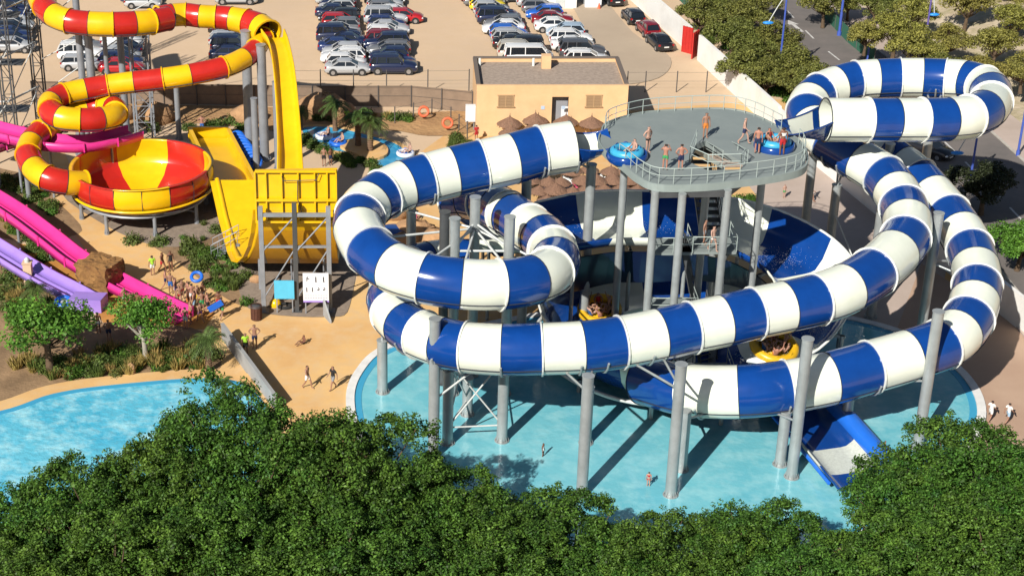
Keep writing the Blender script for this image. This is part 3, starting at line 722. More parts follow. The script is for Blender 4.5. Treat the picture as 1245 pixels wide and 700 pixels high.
# drop channel
dr = MB(); rows = []
def lerp(a, b, t): return a+(b-a)*t
Dp = [(332, 46, 10.2, 138.5), (339, 60, 9.9, None), (345, 90, 8.6, None), (349, 130, 6.4, None), (352, 175, 3.4, None), (353, 212, 1.6, None), (354, 250, 1.0, None)]
pts = []
Yr = [137.5, 135.5, 132.0, 128.5, 124.8, 121.0, 117.5]
for (px, py, z, _), Y in zip(Dp, Yr):
    q = PY(px, py, Y); pts.append(q)
prof = [(-1.05, 0.75), (-0.95, 0.05), (-0.5, -0.02), (0.5, -0.02), (0.95, 0.05), (1.05, 0.75), (1.2, 0.75), (1.1, -0.12), (0.5, -0.2), (-0.5, -0.2), (-1.1, -0.12), (-1.2, 0.75)]
wsc = [.85, .72, .74, .77, .80, .84, .9]
vs = []
pp = Path([(i, (p.x, p.y, p.z, w)) for i, (p, w) in enumerate(zip(pts, wsc))])
us = np.linspace(0, 6, 31)
for u in us:
    c = pp(u); vs += [Vector((c[0]+x*c[3], c[1], c[2]+z)) for x, z in prof]
n = len(prof)
for i in range(len(us)-1):
    dr.add(vs, [(i*n+q, (i+1)*n+q, (i+1)*n+(q+1) % n, i*n+(q+1) % n) for q in range(n)], 0, True) if i == 0 else dr.f.extend([tuple((i*n+q, (i+1)*n+q, (i+1)*n+(q+1) % n, i*n+(q+1) % n)) for q in range(n)])
k = len(dr.f)-len(dr.m); dr.m += [0]*k; dr.sm += [True]*k
dr.build('drop_channel', M_yel, tH)
# half-pipe : profile (Y, z), left edge slants
HPp = [(108.0, 7.5, 317), (108.3, 6.6, 316), (108.8, 5.4, 314), (109.6, 4.0, 310), (110.6, 2.7, 304), (111.8, 1.7, 297), (113.2, 1.15, 290), (115.0, 1.0, 285), (117.0, 1.4, 280), (119.0, 2.0, 274), (121.0, 2.7, 269), (123.0, 3.4, 264)]
def hp_sheet(off, rev):
    vs = []; m = 8
    for (Y, z, px) in HPp:
        x0 = PY(px, 300, Y).x; x1 = -4.0
        x0 = (px-CX)/F0*(Y*math.cos(PITCH)+(CAMH-z)*math.sin(PITCH)); x1 = (408-CX)/F0*(108*math.cos(PITCH)+47*math.sin(PITCH)) if Y < 117 else (385-CX)/F0*(Y*math.cos(PITCH)+51*math.sin(PITCH))
        vs += [Vector((lerp(x0, x1, k/m), Y-off*0.6, z-off)) for k in range(m+1)]
    N = m+1
    fs = [(i*N+k, i*N+k+1, (i+1)*N+k+1, (i+1)*N+k) for i in range(len(HPp)-1) for k in range(m)]
    return vs, [f[::-1] for f in fs] if rev else fs
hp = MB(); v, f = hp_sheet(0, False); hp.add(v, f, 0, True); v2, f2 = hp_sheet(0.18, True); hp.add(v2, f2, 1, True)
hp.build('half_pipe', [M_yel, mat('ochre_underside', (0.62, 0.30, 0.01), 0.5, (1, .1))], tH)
ed = MB(); N = 9
ed.tube([v[i*N]+Vector((0, 0, .05)) for i in range(len(HPp))], 0.2, n=8); ed.build('rim', M_yel, tH)
fl = MB()
for i in range(len(HPp)-1):
    a, b = v[i*N], v[i*N+N]
    fl.bar(a+Vector((-.3, 0, -.1)), b+Vector((-.3, 0, -.1)), 0.5, 0.08)
fl.build('flange', M_yel, tH)
# end wall seen from behind: ribbed yellow panels in a steel frame
YW = 107.9
def Q(px, py): return PY(px, py, YW)
wa = MB(); a, b, c, d = Q(310, 207), Q(410, 205), Q(409, 268), Q(313, 268)
off = Vector((0, 0.16, 0))
wa.add([a, b, c, d, a+off, b+off, c+off, d+off], [(0, 3, 2, 1), (4, 5, 6, 7), (0, 1, 5, 4), (1, 2, 6, 5), (2, 3, 7, 6), (3, 0, 4, 7)])
d2, c2 = Q(316, 291), Q(408, 291); bk = Vector((0, 0.9, 0))
wa.add([d+Vector((0, .02, 0)), c+Vector((0, .02, 0)), c2+bk, d2+bk], [(0, 3, 2, 1)])
wa.build('end_wall', M_yel, tH)
rb = MB()
for px in (311, 324, 343, 363, 383, 398, 409):
    p0, p1 = Q(px, 208), Q(px, 268); rb.box((p0+p1)/2+Vector((0, -0.12, 0)), (0.1, 0.22, (p0.z-p1.z)))
for py in (207, 242, 268):
    p0, p1 = Q(311, py), Q(409, py); rb.box((p0+p1)/2+Vector((0, -0.15, 0)), (p1.x-p0.x, 0.26, 0.16))
rb.build('rib', M_yel, tH)
cbm = MB()
cbm.tube([Q(343, 212)+Vector((0, -.3, 0)), Q(344, 218)+Vector((0, -.3, 0)), Q(385, 217)+Vector((0, -.3, 0)), Q(388, 209)+Vector((0, -.3, 0))], 0.03, n=5)
cbm.tube([Q(362, 218)+Vector((0, -.3, 0)), Q(362, 240)+Vector((0, -.3, 0)), Q(369, 262)+Vector((0, -.3, 0))], 0.03, n=5)
cbm.build('hanging_rope', M_dsteel, tH)
fr = []
for px, yb in ((322, 372), (362, 371), (402, 368)):
    b = P(px, yb, 0); mb = MB(); t = Q(px, 245 if px != 362 else 240)
    mb.box((b.x, 107.0, t.z/2), (0.32, 0.32, t.z)); mb.box((b.x, 107.0, 0.04), (0.7, 0.7, 0.08)); mb.build('frame_post', M_gsteel if px != 362 else M_dsteel, tH); fr.append((b.x, t.z))
mb = MB()
for (x0, z0), (x1, z1) in zip(fr[:-1], fr[1:]):
    mb.bar((x0, 107.0, 7.4), (x1, 107.0, 7.4), 0.2, 0.26); mb.bar((x0, 107.0, 5.0), (x1, 107.0, 5.0), 0.16)
    mb.cyl((x0, 106.9, 1.0), (x1, 106.9, 4.9), 0.06, n=6); mb.cyl((x0, 106.9, 4.6), (x1, 106.9, 7.3), 0.06, n=6)
for x, z in fr:
    mb.bar((x, 107.0, 4.9), (x, 110.4, 2.2), 0.14); mb.box((x-.5, 110.5, 1.2), (0.2, 0.2, 2.4)); mb.bar((x, 107, .6), (x-.5, 110.5, 2.0), 0.1)
mb.build('frame_brace', M_gsteel, tH)
# run-out behind
ro = MB()
fl_px = [(232, 168), (276, 168), (312, 236), (300, 262), (270, 246)]
ro.poly([(P(x, y, 1.0).x, P(x, y, 1.0).y) for x, y in fl_px], 0.7, 1.0)
for (a, b) in (((229, 166), (278, 166)), ((278, 168), (312, 232)), ((232, 168), (266, 240))):
    p0, p1 = P(*a, 1.0), P(*b, 1.0); ro.bar(p0+Vector((0, 0, 0.35)), p1+Vector((0, 0, 0.35)), 0.3, 1.1)
ro.build('run_out', M_yel, tH)
# posts of the drop and hood
for px, yb, yt, r in ((304, 180, 38, 0.42), (322, 194, 55, 0.40), (312, 208, 120, 0.28), (338, 206, 100, 0.26), (218, 170, 105, 0.24)):
    b = P(px, yb); mb = MB(); t = PY(px, yt, b.y); column(mb, b, t.z, r); mb.build('support_column', M_gsteel, tG if px == 218 else tH)
def lattice(parent, px, yb, w, ztop, m=None):
    b = P(px, yb); mb = MB()
    for dx in (-w, w):
        for dy in (-w, w): mb.box((b.x+dx, b.y+dy, ztop/2), (0.14, 0.14, ztop))
    k = 0; z = 0.4
    while z < ztop-1.6:
        for dx in (-w, w): mb.cyl((b.x+dx, b.y-w, z), (b.x+dx, b.y+w, z+1.5), 0.035, n=5)
        for dy in (-w, w):
            s = 1 if k % 2 else -1
            mb.cyl((b.x-w*s, b.y+dy, z), (b.x+w*s, b.y+dy, z+1.5), 0.035, n=5); mb.cyl((b.x-w, b.y+dy, z+1.5), (b.x+w, b.y+dy, z+1.5), 0.035, n=5)
        z += 1.5; k += 1
    mb.build('lattice_column', m or M_gsteel, parent)
lattice(tF, 177, 170, 0.75, 11.0)
for px, yb, yt, r, par in ((100, 188, 107, 0.42, tG), (118, 178, 16, 0.36, tF), (107, 178, -8, 0.3, tF), (155, 170, 20, 0.3, tF), (137, 176, 40, 0.2, tF), (36, 245, 200, 0.22, tG)):
    b = P(px, yb); mb = MB(); t = PY(px, yt, b.y); column(mb, b, t.z, r); mb.build('support_column', M_gsteel, par)
# access tower at the photo edge: dark lattice
tl = thing('stair_tower', 'dark steel scaffold stair tower with white tie rods beside the upper red and yellow tube', 'tower', tuple(P(30, 165)))
ps = []
for px, yb, Y in ((14, 158, 138), (52, 150, 142), (-30, 158, 138), (-12, 148, 146)):
    q = PY(px, yb, Y); ps.append(Vector((q.x, Y, 0)))
    mb = MB(); H = 22
    for dx in (-.45, .45):
        for dy in (-.45, .45): mb.box((q.x+dx, Y+dy, H/2), (0.12, 0.12, H))
    for k in range(14):
        z = k*1.5+.5; s = 1 if k % 2 else -1
        for dy in (-.45, .45):
            mb.cyl((q.x-.45*s, Y+dy, z), (q.x+.45*s, Y+dy, z+1.5), 0.035, n=5); mb.cyl((q.x-.45, Y+dy, z), (q.x+.45, Y+dy, z), 0.035, n=5)
    mb.build('tower_leg', M_dsteel, tl)
mb = MB()
for k in range(5):
    z = 0.5+k*4
    for a, b in ((0, 1), (2, 0)):
        mb.cyl((ps[a].x, ps[a].y, z), (ps[b].x, ps[b].y, z+4), 0.045, n=6)
        mb.bar((ps[a].x, ps[a].y, z), (ps[b].x, ps[b].y, z), 0.12)
for sx, sz in ((9, 0), (12, 3), (8, 6)):
    mb.cyl((ps[1].x+.5, ps[1].y, 4+sz), (ps[1].x+sx*.9, ps[1].y+2, 9+sz), 0.045, n=6)
mb.build('tie_rod', M_pipe, tl)
mb = MB()
for k in range(4):
    z = 3.5+k*4.2; mb.box(((ps[0].x+ps[2].x)/2, 139, z), (6, 1.6, 0.1))
mb.build('landing', M_dsteel, tl)
# ------------------------------------------------------------------ bowl
tB2 = thing('bowl_slide', 'round open bowl of red and yellow panels on short grey posts', 'water slide', (-20.0, 124.6, 0))
BC = Vector((-20.0, 124.6, 0)); RB = 5.55
bw = MB(); NS = 48
def stripe(off):
    return lambda k: 1 if ((k-34)//6) % 2 else 0
prof_o = [(RB*.06, .28), (RB*.22, .45), (RB*0.55, .95), (RB*0.78, 1.45), (RB*0.86, 1.9), (RB*0.97, 2.3), (RB*1.01, 2.75), (RB*1.015, 3.4), (RB*0.985, 4.05)]
prof_i = [(RB*0.955, 4.05), (RB*0.97, 3.3), (RB*0.965, 2.7), (RB*0.93, 2.1), (RB*0.80, 1.5), (RB*0.5, .95), (RB*0.2, .55), (RB*0.06, .4)]
bw.lathe(BC, prof_o, NS, stripe(2)); bw.lathe(BC, prof_i, NS, stripe(0))
bw.lathe(BC, [(RB*0.985, 4.05), (RB*1.02, 4.12), (RB*0.955, 4.12), (RB*0.955, 4.05)], NS, stripe(2))
bwj = bw; bw = MB(); bw.lathe(BC, [(RB*1.005, 2.42), (RB*1.03, 2.38), (RB*1.03, 2.28), (RB*0.97, 2.26)], NS); bw.build('bottom_rim', M_yel, tB2)
bw = bwj
for k in range(1, NS, 3):
    a = 2*math.pi*k/NS; d = Vector((math.cos(a), math.sin(a), 0))
    bw.tube([BC+d*RB*1.0+Vector((0, 0, 2.35)), BC+d*RB*1.012+Vector((0, 0, 2.8)), BC+d*RB*1.012+Vector((0, 0, 3.4)), BC+d*RB*0.997+Vector((0, 0, 4.05))], 0.028, n=5, mi=2)
bw.build('bowl', [M_yel, M_red, M_seam], tB2)
bw = MB(); bw.lathe(BC, [(0.9, .55), (1.0, .45), (1.0, 0.15), (0.6, 0.05)], 20); bw.build('drain', M_yel, tB2)
bw = MB(); bw.lathe(BC, [(RB*0.9, 1.78), (RB*0.93, 1.72), (RB*0.93, 1.6), (RB*0.88, 1.6), (RB*0.88, 1.78)], 32)
for k in range(8):
    a = k*math.pi/4+0.3; d = Vector((math.cos(a), math.sin(a), 0)); bw.bar(BC+d*RB*.5+Vector((0, 0, .75)), BC+d*RB*.9+Vector((0, 0, 1.6)), 0.12)
bw.build('ring_beam', M_gsteel, tB2)
for k in range(8):
    a = k*math.pi/4+0.3; d = Vector((math.cos(a), math.sin(a), 0)); mb = MB(); q = BC+d*RB*0.9; column(mb, q, 1.65, 0.15)
    mb.bar(q+Vector((0, 0, 1.0)), BC+d*RB*0.62+Vector((0, 0, .95)), 0.08); mb.build('leg', M_gsteel, tB2)
# ------------------------------------------------------------------ pink and purple body slides
def trough(name, label, rows, hw, h, m, bed=None, legs=True):
    t = thing(name, label, 'water slide', tuple(P(rows[len(rows)//2][1], rows[len(rows)//2][2], 0)))
    p = Path([(u, tuple(P(x, y, z))+(0,)) for u, x, y, z in rows])
    j_ = flume_mesh(p, rows[0][0], rows[-1][0], lambda u: [(-hw, h), (-hw, .1), (-hw*.45, 0), (-.1, .02), (-.05, h*.22), (.05, h*.22), (.1, .02), (hw*.45, 0), (hw, .1), (hw, h), (hw+.16, h), (hw+.12, -.15), (-hw-.12, -.15), (-hw-.16, h)], seg=4, stripes=False); j = j_
    for u in range(int(rows[0][0])+1, int(rows[-1][0])):
        c, tt, sd, up = p.frame(u); j.bar(c-sd*(hw+.2)+Vector((0, 0, h*.4)), c-sd*(hw+.2)+Vector((0, 0, h+.05)), .1, .12)
        j.bar(c+sd*(hw+.2)+Vector((0, 0, -.1)), c+sd*(hw+.2)+Vector((0, 0, h+.05)), .1, .12); 
    j.build('flume', m, t)
    if legs:
        for u in range(int(rows[0][0]), int(rows[-1][0])+1, 1):
            c, tt, sd, up = p.frame(u)
            if c.z > 0.6:
                lb = MB(); lb.cyl((c.x, c.y, 0), (c.x, c.y, c.z-.1), .12, n=8); lb.build('leg', M_gsteel, t)
    return t, p
tp, pth = trough('pink_slide', 'magenta twin-lane slide running down to the bathers waiting by the brown rock block', [(0, -60, 215, 3.0), (1, -20, 238, 2.6), (2, 20, 263, 2.2), (3, 60, 293, 1.6), (4, 92, 318, 1.1), (5, 130, 340, 0.7), (6, 168, 360, 0.45), (7, 200, 376, 0.3), (8, 224, 387, 0.25)], .78, 0.6, M_mag)
trough('pink_slide', 'magenta slide passing behind the red and yellow bends near the scaffold tower', [(0, -60, 150, 5.2), (1, -20, 158, 5.0), (2, 20, 168, 4.8), (3, 60, 176, 4.6), (4, 100, 178, 4.4), (5, 135, 172, 4.3), (6, 165, 164, 4.2)], .95, 0.6, M_mag)
trough('pink_slide', 'magenta slide that starts low below the scaffold tower', [(0, -70, 205, 4.3), (1, -40, 192, 4.0), (2, -5, 178, 3.7), (3, 25, 170, 3.5)], 1.0, 0.5, M_mag)
trough('purple_slide', 'purple twin-lane slide ending beside the blue tube rings', [(0, -60, 270, 2.2), (1, -25, 292, 1.8), (2, 12, 315, 1.3), (3, 50, 338, 0.8), (4, 85, 356, 0.4), (5, 110, 370, 0.25)], .8, 0.45, M_pur)
c = P(112, 374); mb = MB()
mb.poly([(c.x-1.5, c.y-.7), (c.x+.8, c.y-.9), (c.x+1.1, c.y+.4), (c.x-1.2, c.y+.6)], 0, 1.0)
mb.build('end_stop', M_pur, bpy.data.objects['purple_slide'])
# ------------------------------------------------------------------ cars
M_glass = mat('car_glass', (0.012, 0.016, 0.022), 0.06, spec=0.8)
M_tyre = mat('tyre_rubber', (0.02, 0.02, 0.02), 0.85)
M_rim = mat('wheel_rim', (0.45, 0.46, 0.48), 0.3, metal=0.7)
M_lamp = mat('headlamp', (0.75, 0.77, 0.78), 0.1)
M_tail = mat('tail_lamp', (0.35, 0.01, 0.012), 0.2)
M_trim = mat('black_trim', (0.025, 0.025, 0.027), 0.6)
M_plate = mat('number_plate', (0.75, 0.75, 0.72), 0.5)
PAINT = {'white': (0.74, 0.74, 0.73), 'silver': (0.42, 0.43, 0.44), 'grey': (0.16, 0.165, 0.175), 'dark grey': (0.07, 0.072, 0.08), 'black': (0.014, 0.014, 0.017), 'navy': (0.012, 0.02, 0.06),
         'dark blue': (0.018, 0.035, 0.12), 'blue': (0.02, 0.12, 0.50), 'red': (0.42, 0.015, 0.02), 'dark red': (0.20, 0.012, 0.02), 'yellow': (0.80, 0.62, 0.02), 'pale blue': (0.35, 0.45, 0.55), 'beige': (0.45, 0.42, 0.36), 'purple': (0.12, 0.02, 0.14)}
MP = {k: mat(k.replace(' ', '_')+'_car_paint', v, 0.28, coat=0.6) for k, v in PAINT.items()}
def car_proto(kind):
    """local: +x is the front, base at z=0"""
    S = {'hatchback': dict(L=4.0, W=1.72, H=1.47, belt=0.92, hood=1.0, cab=(-1.95, -1.55, 0.25, 1.0), tail=0.92),
         'saloon': dict(L=4.5, W=1.76, H=1.43, belt=0.92, hood=1.15, cab=(-1.62, -0.95, 0.35, 1.15), tail=0.98),
         'estate car': dict(L=4.5, W=1.75, H=1.48, belt=0.93, hood=1.15, cab=(-2.2, -1.8, 0.35, 1.15), tail=0.92),
         'off-roader': dict(L=4.7, W=1.85, H=1.82, belt=1.12, hood=1.1, cab=(-2.3, -2.0, 0.45, 1.1), tail=1.1),
         'minibus': dict(L=4.9, W=1.9, H=1.98, belt=1.15, hood=0.5, cab=(-2.42, -2.3, 1.25, 1.85), tail=1.15),
         'small van': dict(L=4.3, W=1.8, H=1.82, belt=1.1, hood=0.85, cab=(-2.12, -2.0, 0.55, 1.2), tail=1.1)}[kind]
    L, W, H, B = S['L'], S['W'], S['H'], S['belt']+0.04; hl = L/2
    root = thing('parked_car', 'car', 'car')
    # lower body : loft of rounded sections
    x_w = cab0 = S['cab'][3]
    st = [(-hl, 0.42, B*0.78, 0.80), (-hl+0.10, 0.28, S['tail']*0.97, 0.93), (-hl+0.45, 0.22, S['tail'], 0.985), (-hl+1.2, 0.2, B, 1.0), (0, 0.2, B, 1.0), (x_w-0.1, 0.2, B, 1.0), (x_w+0.15, 0.2, B-0.02, 0.99), ((x_w+hl)/2+.1, 0.21, B-0.10, 0.975), (hl-0.22, 0.24, B-0.2, 0.92), (hl-0.05, 0.3, B-0.30, 0.82), (hl, 0.38, B-0.42, 0.72)]
    if kind in ('minibus',): st[-4:] = [(hl-.5, .22, B-.02, .98), (hl-.2, .24, B-.15, .94), (hl-.05, .3, B-.35, .86), (hl, .38, B-.5, .78)]
    body = MB(); rings = []
    for x, z0, z1, ws in st:
        w = W/2*ws; h = z1-z0
        rings.append([(x, -w*0.86, z0), (x, -w, z0+h*0.28), (x, -w, z0+h*0.62), (x, -w*0.95, z0+h*0.9), (x, -w*0.84, z1), (x, 0, z1+0.03), (x, w*0.84, z1), (x, w*0.95, z0+h*0.9), (x, w, z0+h*0.62), (x, w, z0+h*0.28), (x, w*0.86, z0)])
    n = 11; vs = [v for r in rings for v in r]
    fs = []
    for i in range(len(rings)-1):
        for q in range(n): fs.append((i*n+q, i*n+(q+1) % n, (i+1)*n+(q+1) % n, (i+1)*n+q)[::-1])
    body.add(vs, fs, 0, True); body.add(rings[0], [tuple(range(n))], 0); body.add(rings[-1], [tuple(range(n-1, -1, -1))], 0)
    # wheel arches, sills, bumpers
    wx = (hl-0.85, -hl+0.82); rr = 0.33 if H < 1.7 else 0.37
    for x in wx:
        for s in (-1, 1): body.lathe((x, 0, 0), [], 3) if False else body.cyl((x, s*(W/2-0.16), rr), (x, s*(W/2+0.012), rr), rr+0.075, n=16, mi=1)
    body.box((0, 0, 0.24), (L*0.6, W*0.97, 0.12), mi=1); body.box((hl-0.06, 0, 0.34), (0.12, W*0.66, 0.12), mi=1); body.box((-hl+0.05, 0, 0.36), (0.12, W*0.7, 0.1), mi=1)
    for s in (-1, 1): body.ell((x_w-0.35, s*(W/2+0.06), B+0.06), (0.10, 0.11, 0.075), 8, 5)
    # roof and pillars
    a, b, c, d = S['cab']; wb, wt = W/2*0.86, W/2*0.70
    def edge(s, pts, w=0.075): 
        for p, q in zip(pts[:-1], pts[1:]): body.bar(p, q, w)
    rings = [[(b-0.06, y*wt*0.97, H-0.05-0.05*abs(y)) for y in (-1, -.5, 0, .5, 1)], [(b+0.12, y*wt, H-0.05*abs(y)) for y in (-1, -.5, 0, .5, 1)], [((b+c)/2, y*wt, H+0.025-0.05*abs(y)) for y in (-1, -.5, 0, .5, 1)], [(c-0.1, y*wt, H-0.01-0.05*abs(y)) for y in (-1, -.5, 0, .5, 1)], [(c+0.06, y*wt*0.96, H-0.06-0.05*abs(y)) for y in (-1, -.5, 0, .5, 1)]]
    vs = [v for r in rings for v in r]
    body.add(vs, [(i*5+k, (i+1)*5+k, (i+1)*5+k+1, i*5+k+1) for i in range(4) for k in range(4)], 0, True)
    for s in (-1, 1):
        edge(s, [(a, s*wb, B-.02), (b, s*wt, H-.07)], 0.10); edge(s, [(d, s*wb, B-.04), (c, s*wt, H-.07)], 0.07); edge(s, [(b, s*wt, H-.06), (c, s*wt, H-.06)], 0.06)
        xm = (b+c)/2+0.1; edge(s, [(xm, s*wb, B-.02), (xm, s*wt, H-.06)], 0.075)
        if kind in ('estate car', 'off-roader', 'minibus'):
            xm = b+0.45; edge(s, [(xm-.05, s*wb, B-.02), (xm, s*wt, H-.06)], 0.09)
        if kind in ('off-roader', 'estate car'): edge(s, [(b+.3, s*wt*.86, H+.05), (c-.3, s*wt*.86, H+.05)], 0.04)
        if kind == 'small van': body.add([(a-.01, s*wb*1.01, B), (b, s*wt*1.03, H-.06), (-.35, s*wt*1.03, H-.06), (-.35, s*wb*1.01, B)], [(0, 1, 2, 3) if s < 0 else (3, 2, 1, 0)])
    bo = body.build('body', [MP['white'], M_trim], root)
    gl = MB(); e = 0.012
    gv = [(a+e, -wb+e, B-.03), (a+e, wb-e, B-.03), (d-e, wb-e, B-.05), (d-e, -wb+e, B-.05), (b+e, -wt+e, H-.05), (b+e, wt-e, H-.05), (c-e, wt-e, H-.05), (c-e, -wt+e, H-.05)]
    gl.add(gv, [(0, 4, 5, 1), (2, 6, 7, 3), (3, 7, 4, 0), (1, 5, 6, 2), (4, 7, 6, 5)]); gl.build('window', M_glass, root)
    for x in wx:
        for s in (-1, 1):
            t = MB(); t.cyl((x, s*(W/2-0.2), rr), (x, s*(W/2+0.02), rr), rr, n=16); w = t.build('wheel', M_tyre, root)
            t = MB(); t.cyl((x, s*(W/2-0.1), rr), (x, s*(W/2+0.032), rr), rr*0.66, rr*0.6, n=12); t.build('rim', M_rim, w)
    for s in (-1, 1):
        t = MB(); t.ell((hl-0.13, s*W*0.36, B-0.36), (0.14, 0.17, 0.09), 8, 5); t.build('headlight', M_lamp, root)
        t = MB(); t.box((-hl+0.09, s*W*0.41, B-0.14), (0.14, 0.2, 0.2)); t.build('tail_light', M_tail, root)
    t = MB(); t.box((-hl-0.005, 0, B-0.32), (0.03, 0.5, 0.12)); t.box((hl-0.0, 0, 0.42), (0.03, 0.5, 0.11)); t.build('number_plate', M_plate, root)
    return root
CARS = {}
def put_car(kind, color, loc, rz, label, group):
    if kind not in CARS: CARS[kind] = [car_proto(kind), False]
    pr = CARS[kind]
    c = pr[0] if not pr[1] else dup(pr[0])
    if not pr[1]: pr[1] = True
    c.location = loc; c.rotation_euler = (0, 0, rz); tag(c, label, 'car', group)
    for ch in KIDS[c.name]:
        if ch.name.startswith('body'): setmat(ch, 0, MP[color])
    return c
TY = {'h': 'hatchback', 's': 'saloon', 'e': 'estate car', 'o': 'off-roader', 'm': 'minibus', 'v': 'small van'}
CC = {'w': 'white', 'i': 'silver', 'g': 'grey', 'd': 'dark grey', 'k': 'black', 'n': 'navy', 'b': 'dark blue', 'u': 'blue', 'r': 'red', 'R': 'dark red', 'y': 'yellow', 'p': 'pale blue', 'e': 'beige', 'P': 'purple'}
USED = set()
def row(desc, px0, px1, spec, rz=0.0, jig=0.15, zoff=0):
    """cars side by side from px0 (wheels of the one nearest the fence) to px1"""
    n = len(spec); a, b = P(*px0), P(*px1)
    for i, s in enumerate(spec):
        if s == '--': continue
        p = a.lerp(b, i/(n-1)) if n > 1 else a
        p = p+Vector((random.uniform(-jig, jig)*1.8, random.uniform(-jig, jig)*0.5, 0))
        r = rz+random.uniform(-0.03, 0.03)+(math.pi if random.random() < 0.25 and n > 3 and i > 0 else 0)
        col, ty = CC[s[0]], TY[s[1]]
        if n == 1: lab = f'{col} {ty} {desc}'
        else: lab = f'{col} {ty}, {ORD[i]} from the park end of {desc}'
        put_car(ty, col, p, r, lab, 'cars in the sandy car park')
row('the row behind the drop', (283, 72), (280, 26), ['ns', 'no', 'ie', 'bs', 'ke', 'no', 'kh'])
row('the silver saloon row', (420, 89), (407, -6), ['is', 'wh', 'we', 'ih', 'bs', 'ns', 'no', 'is', 'gh', 'rh', 'ke', 'ns', 'ih', 'nh', 'ie', 'Ps', 'ih'])
row('the navy off-roader row', (476, 88), (467, -6), ['no', 'bs', 'nh', 'ge', 'no', 'Re', 'wh', 'is', 'bh', 'io', 'ws', 'gh', 'ih', 'ke', 'is', 'wh'])
row('parked forward of the navy off-roader row', (492, 27), (492, 27), ['rh'])
row('the white minibus row', (641, 78), (581, -4), ['wm', 'eo', 'ko', 'ks', 'ie', 'uh', 'ws', 'gh', 'no', 'bs', 'ih', 'yh', 'ge', 'rs', 'Rh'])
row('the white estate row', (714, 78), (651, 8), ['we', 'do', 'ws', 'we', 'ph', 'ws', 'Rs', 'uh', 'gh', 'ih'])
row('beside the tall white box', (628, 1), (628, 1), ['ko'])
row('the row by the scaffold tower', (103, 84), (99, 62), ['ih', 'wo', 'gs'])
row('the row behind the red tubes', (152, 88), (146, 40), ['rs', 'be', 'ih', 'ns', 'wv', 'gh', 'is', 'rs'])
row('the row above the tube bend', (172, 9), (171, -3), ['ih', 'be', 'ke'])
row('the far row above the hooded tube', (288, 4), (288, -3), ['io', 'ne'])
row('the dark row behind the scaffold', (16, 62), (10, -4), ['is', 'nh', 'bs', 'kh', 'ie', 'wh', 'bs', 'no', 'ih', 'ns', 'kh', 'bs'])
d = P(925, 130)-P(790, 10); wz = math.atan2(d.y, d.x)
row('nearest the red gate along the white wall', (801, 57), (801, 57), ['ks'], wz+math.pi, 0)
row('between two black cars along the white wall', (787, 41), (787, 41), ['Rh'], wz+math.pi, 0)
row('farthest but one from the red gate along the white wall', (769, 26), (769, 26), ['kh'], wz+math.pi, 0)
row('parked beside the white kiosk', (744, 3), (744, 3), ['ks'], wz+math.pi, 0)
row('parked on the street by the kerb below the high loop', (1128, 188), (1128, 188), ['ks'], -0.86, 0)
# ------------------------------------------------------------------ people
M_skin = [mat('skin_fair', (0.48, 0.29, 0.22), 0.55, (30, 0.12)), mat('skin_tan', (0.34, 0.18, 0.12), 0.55, (30, 0.12)), mat('skin_brown', (0.20, 0.085, 0.05), 0.55, (30, 0.12)), mat('skin_red', (0.42, 0.20, 0.14), 0.55, (30, 0.12))]
M_eye = mat('eye', (0.02, 0.015, 0.012), 0.3)
M_hair = {'dark': mat('dark_hair', (0.022, 0.014, 0.010), 0.6, (40, .3)), 'brown': mat('brown_hair', (0.09, 0.045, 0.022), 0.6, (40, .3)), 'fair': mat('fair_hair', (0.38, 0.25, 0.11), 0.6, (40, .3)), 'grey': mat('grey_hair', (0.35, 0.34, 0.33), 0.6, (40, .3))}
CLO = {'navy': (0.015, 0.025, 0.08), 'black': (0.015, 0.015, 0.017), 'red': (0.48, 0.02, 0.025), 'green': (0.05, 0.36, 0.12), 'lime': (0.42, 0.75, 0.05), 'white': (0.75, 0.75, 0.73), 'blue': (0.03, 0.14, 0.45), 'yellow': (0.78, 0.55, 0.03), 'orange': (0.62, 0.20, 0.03), 'pink': (0.62, 0.12, 0.22), 'purple': (0.15, 0.05, 0.25), 'grey': (0.25, 0.26, 0.28), 'pale blue': (0.35, 0.5, 0.65)}
MC = {k: mat(k.replace(' ', '_')+'_cloth', v, 0.8, (25, 0.18)) for k, v in CLO.items()}
# joints of a standing figure facing -y, 1.75 m
BASE = dict(pelvis=(0, 0, .95), belly=(0, 0, 1.10), chest=(0, .01, 1.30), neck=(0, .01, 1.47), jaw=(0, -.012, 1.565), head=(0, 0, 1.66),
            lhip=(.095, 0, .90), lknee=(.105, -.02, .49), lank=(.11, .02, .09), ltoe=(.125, -.15, .035),
            rhip=(-.095, 0, .90), rknee=(-.105, -.02, .49), rank=(-.11, .02, .09), rtoe=(-.125, -.15, .035),
            lsh=(.185, .01, 1.42), lelb=(.235, .03, 1.14), lwri=(.25, -.04, .90), lhand=(.25, -.06, .82),
            rsh=(-.185, .01, 1.42), relb=(-.235, .03, 1.14), rwri=(-.25, -.04, .90), rhand=(-.25, -.06, .82))
RAD = dict(pelvis=.145, belly=.125, chest=.15, neck=.058, jaw=.078, head=.098, hip=.095, knee=.058, ank=.042, toe=.035, sh=.066, elb=.043, wri=.03, hand=.034)
